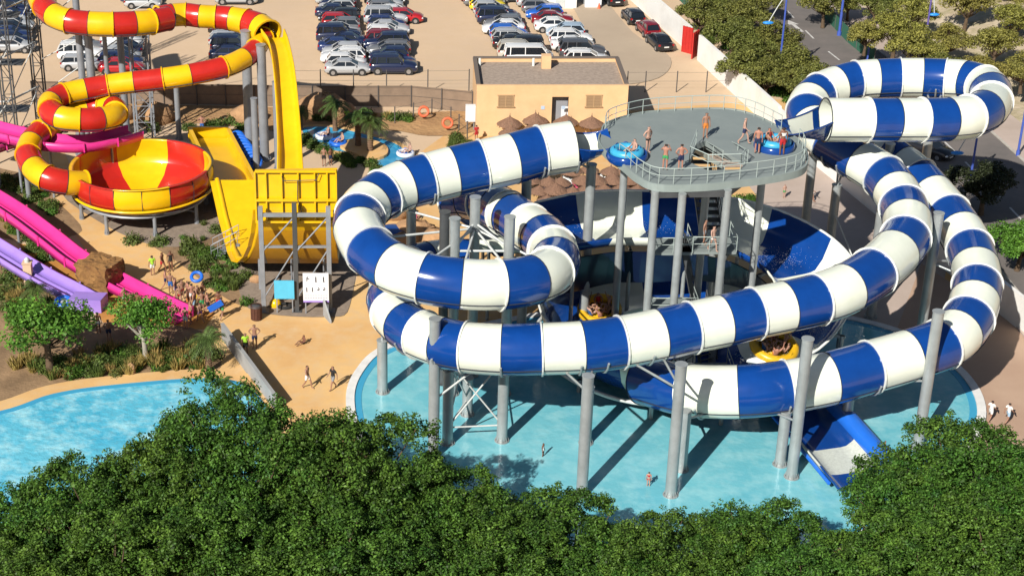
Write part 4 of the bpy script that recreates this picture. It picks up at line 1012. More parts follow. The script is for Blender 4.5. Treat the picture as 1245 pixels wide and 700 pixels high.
POSES = {
 'standing': {},
 'hips': dict(lelb=(.37, .07, 1.18), lwri=(.19, -.02, 1.0), lhand=(.14, -.06, .98), relb=(-.37, .07, 1.18), rwri=(-.19, -.02, 1.0), rhand=(-.14, -.06, .98)),
 'walking': dict(lknee=(.10, -.20, .52), lank=(.10, -.26, .10), ltoe=(.11, -.43, .07), rknee=(-.10, .08, .49), rank=(-.10, .34, .14), rtoe=(-.11, .24, .02), lelb=(.24, .14, 1.16), lwri=(.24, .16, .92), lhand=(.24, .15, .84), relb=(-.24, -.08, 1.15), rwri=(-.23, -.24, .98), rhand=(-.22, -.31, .95)),
 'phone': dict(relb=(-.30, -.14, 1.22), rwri=(-.17, -.22, 1.44), rhand=(-.12, -.17, 1.54), lelb=(.30, -.12, 1.22), lwri=(.16, -.2, 1.42), lhand=(.11, -.17, 1.53)),
 'pointing': dict(relb=(-.36, -.18, 1.34), rwri=(-.44, -.42, 1.36), rhand=(-.46, -.5, 1.36)),
 'sitting': dict(pelvis=(0, 0, .16), belly=(0, .04, .31), chest=(0, .08, .52), neck=(0, .08, .69), jaw=(0, .05, .785), head=(0, .06, .88), lhip=(.10, -.03, .14), lknee=(.15, -.40, .34), lank=(.16, -.68, .09), ltoe=(.17, -.83, .06), rhip=(-.10, -.03, .14), rknee=(-.15, -.40, .34), rank=(-.16, -.68, .09), rtoe=(-.17, -.83, .06), lsh=(.185, .08, .64), lelb=(.30, .02, .38), lwri=(.26, -.2, .30), lhand=(.25, -.28, .28), rsh=(-.185, .08, .64), relb=(-.30, .02, .38), rwri=(-.26, -.2, .30), rhand=(-.25, -.28, .28)),
 'cheering': None}
POSES['cheering'] = dict(POSES['sitting'], lelb=(.30, .02, .84), lwri=(.34, -.04, 1.08), lhand=(.35, -.05, 1.16), relb=(-.30, .02, .84), rwri=(-.30, -.04, 1.06), rhand=(-.30, -.06, 1.14))
BONES = [('pelvis', 'belly', 'torso'), ('belly', 'chest', 'torso'), ('chest', 'neck', 'torso'), ('neck', 'jaw', 'neck'), ('jaw', 'head', 'head')] + [x for s in 'lr' for x in (('pelvis', s+'hip', 'hip'), (s+'hip', s+'knee', 'thigh'), (s+'knee', s+'ank', 'calf'), (s+'ank', s+'toe', 'foot'), ('chest', s+'sh', 'torso'), (s+'sh', s+'elb', 'arm'), (s+'elb', s+'wri', 'fore'), (s+'wri', s+'hand', 'hand'))]
PB = {}
def pose_mesh(pose):
    if pose in PB: return PB[pose]
    J = dict(BASE); J.update(POSES[pose]); J = {k: Vector(v) for k, v in J.items()}
    names = list(J)
    me = bpy.data.meshes.new('skeleton'); me.from_pydata([J[k] for k in names], [(names.index(a), names.index(b)) for a, b, _ in BONES], [])
    ob = bpy.data.objects.new('skeleton', me); COL.objects.link(ob)
    sk = ob.modifiers.new('skin', 'SKIN'); sk.use_smooth_shade = True
    for i, k in enumerate(names):
        key = k if k in RAD else k[1:]
        r = RAD[key]; me.skin_vertices[0].data[i].radius = (r, r*(0.72 if k in ('pelvis', 'belly', 'chest') else 1.0)) if k not in ('pelvis', 'belly', 'chest') else (r, r*0.78)
        me.skin_vertices[0].data[i].use_root = (k == 'pelvis')
    sb = ob.modifiers.new('sub', 'SUBSURF'); sb.levels = 1; sb.render_levels = 1
    dg = bpy.context.evaluated_depsgraph_get(); ev = ob.evaluated_get(dg); m2 = ev.to_mesh()
    vs = [v.co.copy() for v in m2.vertices]; fs = [tuple(p.vertices) for p in m2.polygons]; nr = [v.normal.copy() for v in m2.vertices]
    ev.to_mesh_clear(); bpy.data.objects.remove(ob)
    def bone(c):
        best = None
        for a, b, lab in BONES:
            p, q = J[a], J[b]; d = q-p; t = max(0, min(1, (c-p).dot(d)/d.length_squared)); dist = (c-p-d*t).length
            if best is None or dist < best[0]: best = (dist, lab, t)
        return best[1], best[2]
    lab = [bone(sum((vs[i] for i in f), Vector())/len(f)) for f in fs]
    mb = MB(); mb.add(vs, fs, 0, True)
    hd, jw = J['head'], J['jaw']; fw = Vector((0, -1, 0))
    mb.tube([hd.lerp(jw, .35)+fw*.088, hd.lerp(jw, .62)+fw*.115, hd.lerp(jw, .72)+fw*.085], [.012, .02, .012], n=6)     # nose
    for s in (-1, 1):
        mb.ell(hd.lerp(jw, .30)+fw*.087+Vector((s*.036, 0, 0)), (.016, .012, .011), 6, 4, 1)
        mb.ell(hd.lerp(jw, .45)+Vector((s*.10, .005, 0)), (.012, .028, .036), 6, 4, 0)
    mb.ell(jw+fw*.072+Vector((0, 0, .005)), (.030, .012, .009), 6, 4, 1)
    for s in ('l', 'r'):                                                   # fingers and thumb
        w, h = J[s+'wri'], J[s+'hand']; d = (h-w).normalized(); sd = d.cross(Vector((0, 1, 0.2))).normalized(); nn = sd.cross(d)
        for k, ln in enumerate((.075, .088, .082, .062)):
            o = h+d*.015+sd*(k-1.5)*.02; mb.tube([o, o+d*ln*.55+nn*.006, o+d*ln+nn*.024], [.010, .009, .006], n=5)
        o = w.lerp(h, .5)+sd*.03; mb.tube([o, o+sd*.03+d*.04, o+sd*.035+d*.075], [.011, .010, .007], n=5)
    data = dict(mb=mb, vs=vs, fs=fs, nr=nr, lab=lab, J=J, me=None, cl={})
    data['me'] = mb.mesh('body', [M_skin[0], M_eye]); PB[pose] = data
    return data
def cloth_mesh(pose, kind):
    D = pose_mesh(pose)
    if kind in D['cl']: return D['cl'][kind]
    J = D['J']
    def use(l, t, c):
        if kind == 'shorts': return l == 'hip' or (l == 'thigh' and t < .62) or (l == 'torso' and c.z < J['pelvis'].z+.06)
        if kind == 'trunks': return l == 'hip' or (l == 'thigh' and t < .30) or (l == 'torso' and c.z < J['pelvis'].z+.03)
        if kind == 'briefs': return l == 'hip' or (l == 'thigh' and t < .10) or (l == 'torso' and c.z < J['pelvis'].z+.01)
        if kind == 'shirt': return l == 'torso' or (l == 'arm' and t < .6)
        if kind == 'swimsuit': return l in ('torso', 'hip') and c.z < J['chest'].z+.08 or (l == 'thigh' and t < .08)
        if kind == 'top': return l == 'torso' and J['chest'].z-.07 < c.z < J['chest'].z+.07
        if kind == 'hair': return (l == 'head' or l == 'neck') and (c.z > J['head'].z+.045 or (c.y > J['head'].y-.01 and c.z > J['jaw'].z+.02))
        if kind == 'longhair': return (l in ('head', 'neck')) and (c.z > J['head'].z+.045 or c.y > J['head'].y-.01)
    off = 0.022 if 'hair' in kind else 0.014
    mp = {}; mb = MB(); vv = []; ff = []
    for f, (l, t) in zip(D['fs'], D['lab']):
        c = sum((D['vs'][i] for i in f), Vector())/len(f)
        if not use(l, t, c): continue
        g = []
        for i in f:
            if i not in mp: mp[i] = len(vv); vv.append(D['vs'][i]+D['nr'][i]*off)
            g.append(mp[i])
        ff.append(tuple(g))
    mb.add(vv, ff, 0, True); me = mb.mesh(kind, [MC['navy']]); D['cl'][kind] = me
    return me
def person(px, pose, face, label, skin=1, bottom=('shorts', 'navy'), top=None, hair='dark', hk='hair', z=0.0, h=1.75, at=None, group='bathers'):
    """px: pixel of the feet; face: heading in degrees, 0 = towards the camera, 90 = towards the road side"""
    D = pose_mesh(pose)
    loc = at if at is not None else P(px[0], px[1], z)
    o = thing('person', label, 'person', loc, R(face), group); s = h/1.75; o.scale = (s, s, s)
    b = link_mesh('body', D['me'], o); setmat(b, 0, M_skin[skin])
    for it, m in ((bottom, None), (top, None)):
        if it:
            nm = {'shirt': 'shirt', 'shorts': 'shorts', 'trunks': 'swim_trunks', 'briefs': 'swim_briefs', 'swimsuit': 'swimsuit', 'top': 'bikini_top'}[it[0]]
            c = link_mesh(nm, cloth_mesh(pose, it[0]), o); setmat(c, 0, MC[it[1]])
    c = link_mesh('hair', cloth_mesh(pose, hk), o); setmat(c, 0, M_hair[hair])
    return o
# on the deck
person((787, 186), 'hips', 40, 'person in dark briefs standing alone with hands on hips on the grey deck', 0, ('briefs', 'black'), hair='grey', z=DZ, h=1.85)
person((808, 207), 'phone', 160, 'person in green trunks with both hands raised to the face on the grey deck', 3, ('trunks', 'green'), z=DZ, h=1.8)
person((827, 207), 'hips', 185, 'person in navy swim shorts facing away beside the one in green trunks', 3, ('shorts', 'navy'), z=DZ, h=1.8)
person((857, 168), 'standing', 10, 'person in orange shorts coming up at the head of the stair', 1, ('shorts', 'orange'), z=DZ, h=1.8)
person((904, 175), 'walking', 65, 'pale person in dark trunks walking towards the deck raft', 0, ('trunks', 'navy'), hair='grey', z=DZ, h=1.85)
person((920, 187), 'standing', 165, 'person in navy trunks standing with back turned beside the deck raft', 3, ('shorts', 'navy'), z=DZ, h=1.85)
person((950, 189), 'standing', 190, 'lifeguard in red shorts and white vest at the edge of the deck raft', 2, ('shorts', 'red'), ('top', 'white'), z=DZ, h=1.95)
# landing inside the tower
person((856, 297), 'standing', 60, 'person in the shade on the stair landing below the deck', 1, ('trunks', 'grey'), z=9.68)
person((866, 305), 'walking', 30, 'person in pale trunks stepping down from the stair landing in the sun', 0, ('briefs', 'white'), z=9.68)
# behind the tower
person((953, 241), 'standing', 20, 'small child in green trunks on the pink paving behind the tower', 0, ('trunks', 'green'), h=1.25, hair='brown')
person((984, 246), 'walking', 70, 'woman in purple bikini walking on the pink paving behind the tower', 1, ('briefs', 'purple'), ('top', 'purple'), hk='longhair', hair='brown', h=2.0)
# sun terrace
person((310, 423), 'hips', 5, 'tanned person in white-waisted navy shorts beside the grey glass wall', 1, ('shorts', 'navy'), h=1.85)
person((299, 432), 'standing', 20, 'person in lime shirt and dark shorts beside the grey glass wall', 1, ('shorts', 'black'), ('shirt', 'lime'), h=1.75)
person((369, 418), 'sitting', -60, 'small child sitting alone on the tan terrace', 2, ('trunks', 'black'), h=1.3)
person((374, 472), 'walking', 60, 'person in white shorts walking on the tan terrace near the pool', 1, ('shorts', 'white'), h=1.75)
person((405, 473), 'walking', -50, 'person in black top and dark shorts walking towards the pool edge', 1, ('shorts', 'grey'), ('shirt', 'black'), h=1.75)
person((1203, 512), 'walking', 130, 'person in white shirt on the pink paving, the one closer to the pool', 1, ('shorts', 'white'), ('shirt', 'white'), h=1.55)
person((1224, 515), 'walking', 120, 'person in pale shorts and white shirt on the pink paving, farther from the pool', 1, ('shorts', 'pale blue'), ('shirt', 'white'), h=1.55)
# in the shallow pool
person((660, 556), 'standing', 60, 'child in white swimsuit wading below the front tube', 2, ('swimsuit', 'white'), h=1.05)
person((788, 592), 'standing', 170, 'child in red briefs wading between two front columns', 0, ('briefs', 'red'), ('top', 'red'), h=1.1)
person((1074, 553), 'walking', 80, 'child in lime trunks wading beyond the run-out slide', 1, ('trunks', 'lime'), h=1.05)
# by the pink slide
person((60, 316), 'standing', 30, 'lifeguard in lime vest standing between the pink and purple slides', 2, ('shorts', 'black'), ('shirt', 'lime'), h=1.7)
person((186, 335), 'standing', 200, 'person in lime vest on the path above the pink slide', 1, ('shorts', 'white'), ('shirt', 'lime'), h=1.7)
sp = [((198, 331), 'walking', 60, 2, ('trunks', 'red')), ((208, 330), 'standing', 20, 2, ('swimsuit', 'black')), ((202, 352), 'walking', 90, 3, ('trunks', 'navy')), ((208, 357), 'standing', 0, 1, ('shorts', 'blue')),
      ((222, 364), 'hips', 30, 1, ('trunks', 'red')), ((229, 366), 'standing', 120, 3, ('briefs', 'black')), ((234, 371), 'standing', 200, 3, ('trunks', 'white')), ((241, 372), 'walking', 60, 1, ('shorts', 'yellow')), ((253, 382), 'walking', 100, 3, ('trunks', 'black')), ((266, 378), 'standing', 180, 2, ('shorts', 'red')),
      ((152, 374), 'standing', 40, 1, ('trunks', 'white')), ((163, 380), 'walking', 20, 1, ('briefs', 'black')), ((168, 380), 'standing', -20, 2, ('trunks', 'navy')), ((120, 405), 'standing', 180, 2, ('shorts', 'grey')), ((133, 415), 'hips', 190, 1, ('shorts', 'navy')),
      ((226, 400), 'standing', 160, 3, ('shorts', 'white')), ((270, 388), 'walking', 150, 1, ('trunks', 'green')), ((214, 385), 'sitting', 30, 3, ('trunks', 'red')), ((203, 388), 'sitting', 70, 1, ('trunks', 'blue'))]
sp += [((214, 362), 'standing', 80, 3, ('trunks', 'blue')), ((219, 371), 'walking', 10, 1, ('briefs', 'red')), ((229, 377), 'standing', 90, 2, ('trunks', 'orange')), ((237, 380), 'standing', 250, 3, ('shorts', 'pale blue')), ((246, 379), 'hips', 200, 1, ('shorts', 'green')), ((247, 368), 'standing', 30, 2, ('trunks', 'grey')), ((244, 392), 'walking', 220, 1, ('trunks', 'purple')), ((232, 393), 'standing', 300, 3, ('shorts', 'red'))]
dsc = ['on the upper path, nearest the lime vest', 'on the upper path, second from the lime vest', 'behind the queue where the path meets the pink slide', 'just above the pink slide end', 'at the edge of the pink slide end', 'in the queue, second along from the slide edge', 'in the queue holding no ring', 'in the middle of the queue', 'carrying the small blue board', 'at the outer end of the queue', 'standing on the orange floor below the rock block', 'walking on the orange floor below the rock block', 'beside the walker on the orange floor', 'standing behind the green trees in the shade', 'standing with hands on hips between the green trees', 'standing below the pink slide end', 'walking towards the bin', 'sitting in the slide end', 'sitting at the lower lip of the pink slide', 'behind the queue nearest the slope plants', 'walking down towards the pink slide end', 'close against the pink slide end', 'waiting in the front of the queue', 'with hands on hips in the queue', 'at the back of the queue by the plants', 'walking away below the queue', 'standing below the queue near the parapet']
for (p, po, fa, sk, bo), ds in zip(sp, dsc):
    person(p, po, fa, f'person in {bo[1]} {bo[0]} {ds}', sk, bo, h=random.uniform(1.6, 1.8), hair=random.choice(['dark', 'dark', 'brown']))
# near the yellow run-out and the river
person((246, 162), 'hips', 0, 'person in blue shorts behind the yellow run-out', 3, ('shorts', 'blue'), h=1.75)
person((275, 172), 'walking', 20, 'person in lime shirt on the rim of the yellow run-out', 2, ('shorts', 'black'), ('shirt', 'lime'), h=1.7)
person((394, 202), 'standing', 0, 'person in dark shorts on the sand beside the yellow wall, taller of the pair', 1, ('shorts', 'black'), h=1.75)
person((402, 201), 'standing', 30, 'person in dark shorts on the sand beside the yellow wall, shorter of the pair', 2, ('shorts', 'navy'), h=1.6)
person((422, 152), 'standing', 180, 'person in lime shirt under the river palms', 2, ('shorts', 'black'), ('shirt', 'lime'), h=1.6)
person((579, 172), 'standing', 200, 'person in red shirt at the corner of the tan building', 1, ('shorts', 'red'), ('shirt', 'red'), h=1.6)
person((163, 205), 'standing', 30, 'dark figure in red trunks behind the bowl', 2, ('trunks', 'red'), h=1.6)
person((143, 202), 'standing', -30, 'dark figure in black trunks behind the bowl', 2, ('shorts', 'black'), h=1.6)
person((170, 206), 'walking', 40, 'figure in orange shorts walking behind the bowl', 1, ('shorts', 'orange'), h=1.6)
person((505, 268), 'sitting', 0, 'bather in pink swimsuit seated on the sand seen through the tube loop', 3, ('swimsuit', 'pink'), hk='longhair')
person((512, 284), 'sitting', -20, 'bather in purple swimsuit seated on the sand seen through the tube loop', 0, ('swimsuit', 'purple'), hk='longhair')
# ------------------------------------------------------------------ rafts and riders
M_ray = mat('yellow_raft', (0.72, 0.42, 0.015), 0.35, (3, .1)); M_rab = mat('cyan_raft', (0.05, 0.38, 0.62), 0.35, (3, .1)); M_rad = mat('dark_blue_raft', (0.012, 0.05, 0.25), 0.35); M_foam = mat('white_water', (0.85, 0.88, 0.88), 0.5, (4, .1))
def raft(name, label, c, r, m, m2, tilt=(0, 0), riders=0, rl='', tube_r=0.3, group='rafts', cheer=False, floor=True):
    t = thing(name, label, 'raft', c, 0, group); t.rotation_euler = (tilt[0], tilt[1], 0)
    mb = MB(); n = 22
    pts = [Vector(c)+Vector((r*math.cos(a), r*math.sin(a), tube_r)) for a in np.linspace(0, 2*math.pi, n+1)]
    mb.tube(pts, tube_r, n=10, cap=False); mb.build('ring', m, t)
    if floor:
        mb = MB(); mb.lathe(Vector(c), [(0.01, 0.10), (r, 0.12), (r, 0.05), (0.01, 0.04)], 20); mb.build('floor', m2, t)
        for k in range(8):
            a = k*math.pi/4; q = Vector(c)+Vector((math.cos(a)*(r+.02), math.sin(a)*(r+.02), tube_r*2)); hb = MB()
            tt = Vector((-math.sin(a), math.cos(a), 0)); hb.tube([q-tt*.14-Vector((0, 0, .02)), q-tt*.07+Vector((0, 0, .05)), q+tt*.07+Vector((0, 0, .05)), q+tt*.14-Vector((0, 0, .02))], .025, n=5); hb.build('handle', m2, t)
    for k in range(riders):
        a = 2*math.pi*k/riders+0.5; d = Vector((math.cos(a), math.sin(a), 0))
        q = Vector(c)+d*(r*0.62)+Vector((0, 0, 0.16)); q = Vector(c)+t.rotation_euler.to_matrix() @ (q-Vector(c))
        o = person(None, 'cheering' if cheer and k % 2 == 0 else 'sitting', math.degrees(a)+90-180, f'rider {rl}, {ORD[k]} round the ring from the road side', (0, 3, 1)[k % 3], (('trunks', 'swimsuit')[k % 2], ('black', 'red', 'navy', 'blue', 'orange')[k % 5]), at=q, group='raft riders')
        o.rotation_euler = (Matrix(t.rotation_euler.to_matrix()) @ Euler((0, 0, R(math.degrees(a)-90))).to_matrix()).to_euler()
    return t
cR = Vector(pathD(8.55)[:3]); _, tt, sdv, upv = pathD.frame(8.55); cR = P(939, 431, 4.7)
raft('family_raft', 'yellow round raft full of riders splashing down the sunlit front of the open flume', cR+Vector((0, 0, .35)), 1.25, M_ray, M_ray, (0.28, 0.1), 6, 'in the sunlit yellow raft', cheer=True)
cR2 = P(729, 380, 1.35)
raft('family_raft', 'yellow round raft full of riders in the shade below the tube loop', cR2, 1.25, M_ray, M_ray, (0.25, -0.1), 6, 'in the shaded yellow raft', cheer=True)
raft('family_raft', 'cyan raft full of people waiting in the start tub at the highest loop', P(941, 178, DZ+.05), .8, M_rab, M_rad, (0, 0), 4, 'in the raft by the street loop')
raft('family_raft', 'cyan raft in the start tub at the mouth of the tube nearest the tan building', P(762, 190, DZ+.05), .8, M_rab, M_rad, (0, 0), 1, 'in the raft near the tan building')
for nm, px, lab in (('start_tub', (941, 180), 'dark blue start tub holding the raft by the street loop'), ('start_tub', (762, 192), 'dark blue start tub holding the raft near the tan building')):
    c = P(px[0], px[1], DZ); mb = MB(); mb.lathe(c, [(1.2, -0.15), (1.32, 0.12), (1.26, 0.42), (1.18, 0.42), (1.14, 0.02), (0.01, 0.02)], 24); mb.build('tub', M_blue, tw)
# splashes
def splash(c, spread, n, label):
    mb = MB()
    for k in range(n):
        a = random.gauss(0, 1); b = random.gauss(0, 1); q = Vector(c)+Vector((a*spread[0], b*spread[1], abs(random.gauss(0, 1))*spread[2]))
        mb.ell(q, random.uniform(.005, .015), 5, 3)
    return mb.build('splash', M_foam, label=label, cat='water spray', kind='stuff', loc=c)
splash(cR+Vector((-.8, -.9, .1)), (.9, .45, .3), 500, 'white spray round the sunlit yellow raft')
fm = MB(); fm.ell(cR+Vector((-.5, -1.0, .12)), (1.3, .5, .22), 12, 8, jit=.18); fm.build('splash', M_foam, label='white wake under the sunlit yellow raft', cat='water spray', kind='stuff')
splash(P(752, 283, 6.4), (1.6, .6, .5), 700, 'fine droplets on the blue back wall of the open flume')
splash(P(940, 320, 5.2), (1.2, .6, .4), 450, 'fine droplets in the shaded bend of the open flume')
splash(P(1000, 405, 4.6), (1.5, .4, .3), 350, 'fine droplets behind the sunlit yellow raft')
# ------------------------------------------------------------------ foliage
def leaf_mat(name, col, col2, tr=0.3, isl=0.45):
    return mat(name, col, 0.55, (0.9, 0), col2=col2, trans=tr, island=isl, ramp=(0.35, 0.65), spec=0.3)
M_leafA = leaf_mat('broad_green_leaves', (0.112, 0.205, 0.027), (0.042, 0.105, 0.016), 0.28, 0.68)
M_leafB = leaf_mat('bright_green_leaves', (0.15, 0.30, 0.035), (0.08, 0.19, 0.025), 0.3, 0.5)
M_leafO = leaf_mat('olive_leaves', (0.215, 0.215, 0.05), (0.13, 0.145, 0.036), 0.25, 0.5)
M_leafY = leaf_mat('yellowish_leaves', (0.32, 0.285, 0.065), (0.20, 0.19, 0.05), 0.25, 0.5)
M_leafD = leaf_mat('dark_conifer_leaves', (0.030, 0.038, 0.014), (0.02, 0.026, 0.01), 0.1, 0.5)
M_shrub = leaf_mat('shrub_leaves', (0.135, 0.18, 0.04), (0.07, 0.105, 0.024), 0.25, 0.5)
M_strw = leaf_mat('straw_blades', (0.45, 0.33, 0.11), (0.30, 0.22, 0.075), 0.25, 0.4)
M_palmL = leaf_mat('palm_fronds', (0.10, 0.15, 0.035), (0.06, 0.10, 0.025), 0.2, 0.4)
M_bark = mat('bark', (0.13, 0.085, 0.05), 0.95, (3, .4), bump=(6, .8, .05)); M_barkw = mat('pale_bark', (0.38, 0.34, 0.28), 0.95, (3, .3))
def leaves_mesh(name, centers, normals, L, W, mats, jl=0.35):
    """one quad leaf per centre, folded along its midrib"""
    n = len(centers); C = np.asarray(centers); Nn = np.asarray(normals)
    Nn /= np.linalg.norm(Nn, axis=1, keepdims=True)+1e-9
    rnd = RNG.normal(size=(n, 3)); D = rnd-(rnd*Nn).sum(1, keepdims=True)*Nn; D /= np.linalg.norm(D, axis=1, keepdims=True)+1e-9
    S = np.cross(Nn, D); l = L*(1+RNG.uniform(-jl, jl, (n, 1))); w = W*(1+RNG.uniform(-jl, jl, (n, 1)))
    v = np.stack([C-D*l*.5, C+S*w*.5+Nn*w*.18-D*l*.05, C+D*l*.5-Nn*l*.1, C-S*w*.5+Nn*w*.18-D*l*.05], 1).reshape(-1, 3)
    me = bpy.data.meshes.new(name); me.vertices.add(4*n); me.vertices.foreach_set('co', v.ravel())
    me.loops.add(4*n); me.loops.foreach_set('vertex_index', np.arange(4*n)); me.polygons.add(n)
    me.polygons.foreach_set('loop_start', np.arange(n)*4); me.polygons.foreach_set('loop_total', np.full(n, 4))
    me.update(); me.validate()
    for m in mats: me.materials.append(m)
    return me
def crown_points(clumps, per, rad, flat=0.75):
    """clumps: list of centres; returns leaf centres and normals"""
    cs, ns = [], []
    for c, r in clumps:
        k = int(per*r*r/(rad*rad)); d = RNG.normal(size=(k, 3)); d /= np.linalg.norm(d, axis=1, keepdims=True)
        rr = r*RNG.uniform(.45, 1.0, (k, 1))**.6; tail = RNG.random((k, 1)) < .12; rr = np.where(tail, rr*RNG.uniform(1.0, 1.35, (k, 1)), rr)
        p = d*rr; p[:, 2] *= flat; cs.append(np.array(c)+p)
        nn = d*0.8+RNG.normal(size=(k, 3))*.55; nn[:, 2] += .55; ns.append(nn)
    return np.concatenate(cs), np.concatenate(ns)
def make_clumps(R0, Hc, z0, n, rad, lobes=5, seed=1):
    g = np.random.default_rng(seed); out = []
    lob = []
    for k in range(lobes):
        a = 2*math.pi*k/lobes+g.uniform(-.3, .3); q = g.uniform(.35, .6)*R0
        lob.append((np.array([q*math.cos(a), q*math.sin(a), z0+Hc*g.uniform(.30, .66)]), g.uniform(.42, .58)*R0))
    lob.append((np.array([g.uniform(-.1, .1)*R0, g.uniform(-.1, .1)*R0, z0+Hc*.66]), .5*R0))
    for k in range(n):
        c, r = lob[g.integers(len(lob))]; d = g.normal(size=3); d /= np.linalg.norm(d); d[2] = abs(d[2])*0.9-.15 if g.random() < .8 else d[2]
        p = c+d*r*g.uniform(.72, 1.05)*np.array([1, 1, Hc/(R0*1.5)])
        out.append((p, rad*g.uniform(.6, 1.3)))
    return out
def fine_clumps(R0, Hc, z0, seed, nmaj=52, rmaj=1.0, nsub=22, rsub=.34):
    """boughs (kept apart so gaps stay dark) each carrying small leaf rosettes on its outer side"""
    g = np.random.default_rng(seed); base = make_clumps(R0, Hc, z0, 900, 1, 7, seed); maj = []
    for p, r in base:
        if all(np.linalg.norm(p-q) > rmaj*1.32 for q in maj): maj.append(p)
        if len(maj) >= nmaj: break
    cen = np.array([0, 0, z0+Hc*.3]); out = []
    for p in maj:
        o = p-cen; o /= np.linalg.norm(o)+1e-6; o = o*.6+np.array([0, 0, .7]); rm = rmaj*g.uniform(.7, 1.25)
        for k in range(nsub):
            d = g.normal(size=3); d /= np.linalg.norm(d)
            if d @ o < -.25: d = -d
            out.append((p+d*rm*g.uniform(.7, 1.05)*np.array([1, 1, .8]), rsub*g.uniform(.7, 1.3)))
        for k in range(2):
            d = o+g.normal(size=3)*.45; d /= np.linalg.norm(d); out.append((p+d*rm*g.uniform(1.0, 1.22), rsub*.75))
    return out
def tree_proto(name, R0, H, trunkh, nclump, rad, per, L, W, lm, bark=None, lobes=5, seed=1, tr=0.28, fine=False):
    root = thing(name, 'tree', 'tree')
    Hc = H-trunkh; cl = fine_clumps(R0, Hc, trunkh, seed) if fine else make_clumps(R0, Hc, trunkh, nclump, rad, lobes, seed)
    tm = MB(); top = Vector((.1, .05, trunkh+Hc*.35))
    tm.tube([(0, 0, 0), (0.04, .02, trunkh*.5), (0.1, .05, trunkh), top], [tr*1.35, tr, tr*.85, tr*.4], n=9)
    g = np.random.default_rng(seed+50)
    for k in range(min(26, len(cl))):
        c = Vector(cl[int(g.integers(len(cl)))][0]); s = Vector((.08, .04, trunkh*g.uniform(.8, 1.1))); m = s.lerp(c, .5)+Vector((0, 0, -.15*Hc*.3))
        tm.tube([s, m, c], [tr*.45, tr*.25, tr*.06], n=5)
    tm.build('trunk', bark or M_bark, root)
    c, n = crown_points(cl, per, rad)
    link_mesh('crown', leaves_mesh('crown', c, n, L, W, [lm]), root)
    return root
def place_tree(proto, used, loc, sc, label, group, rz=None, lm=None):
    o = proto if proto.name not in used else dup(proto); used.add(proto.name)
    o.location = loc; o.scale = (sc, sc, sc) if not isinstance(sc, tuple) else sc; o.rotation_euler = (0, 0, random.uniform(0, 6.28) if rz is None else rz)
    tag(o, label, 'tree', group)
    if lm:
        for ch in KIDS[o.name]:
            if ch.name.startswith('crown'): setmat(ch, 0, lm)
    return o
usedT = set()
FP = [tree_proto('broadleaf_tree', 4.6, 11.0, 4.6, 230, 0.34, 36, 0.17, 0.10, M_leafA, seed=s, lobes=lb, fine=True) for s, lb in ((3, 7), (8, 6), (15, 8))]
FT = [(300, 470, 74, 1.0, 'dark green crown that stands highest in front of the tan terrace'), (205, 508, 73, 0.95, 'dark green crown overlapping the wave pool between two higher crowns'), (125, 545, 71.5, 0.88, 'dark green crown covering the front of the wave pool'), (425, 492, 73.5, 1.0, 'dark green crown in front of the white pool edge below the terrace'),
      (515, 548, 72.5, 0.9, 'dark green crown at the foot of the first front column'), (585, 580, 71.5, 0.85, 'dark green crown in front of the column pair with cross braces'), (50, 584, 70.5, 0.85, 'dark green crown at the edge of the wave pool near the photo corner'), (-30, 632, 69.5, 0.85, 'dark green crown cut by the photo edge beside the wave pool'),
      (700, 612, 70, 0.85, 'low dark green crown in front of the middle of the shallow pool'), (790, 632, 69, 0.8, 'lowest dark green crown in front of the shallow pool'), (880, 640, 69.5, 0.8, 'low dark green crown between the shallow pool and the run-out slide'), (932, 618, 70, 0.75, 'dark green crown just before the run-out slide'),
      (1068, 668, 68.5, 0.7, 'dark green crown covering the end of the run-out slide'), (1130, 552, 72.5, 0.85, 'dark green crown at the foot of the last front column'), (1195, 519, 73.5, 1.0, 'dark green crown in front of the two people in white shirts'), (1265, 536, 72.5, 1.0, 'dark green crown cut by the photo edge near the pink paving'),
      (250, 590, 68, 0.95, 'front-row crown under the highest crown'), (390, 600, 68, 0.95, 'front-row crown below the terrace crowns'), (130, 610, 67.5, 0.95, 'front-row crown below the wave pool'), (480, 640, 67, 0.9, 'front-row crown below the first front column'), (620, 655, 66.5, 0.9, 'front-row crown below the brace pair'), (1005, 672, 66, 0.85, 'front-row crown below the run-out slide'), (1130, 620, 68, 0.95, 'front-row crown below the last front column'), (1240, 620, 67.5, 0.95, 'front-row crown in the photo corner beyond the run-out'),
      (20, 650, 66.5, 0.9, 'front-row crown in the photo corner by the wave pool'), (320, 655, 66, 0.9, 'front-row crown lowest below the highest crown'), (750, 672, 66.5, 0.8, 'front-row crown lowest below the shallow pool')]
for i, (px, py, Y, sc, lab) in enumerate(FT):
    py = py+(10 if py < 600 else 4); q = PY(px, py, Y); ztop = q.z; o = FP[i % 3]
    depth = Y*math.cos(PITCH)+(CAMH-ztop)*math.sin(PITCH); x = (px-CX)/F0*depth
    place_tree(o, usedT, (x, Y, 0), (sc, sc, max(.62, ztop/11.6)), lab, 'trees in front of the pools')
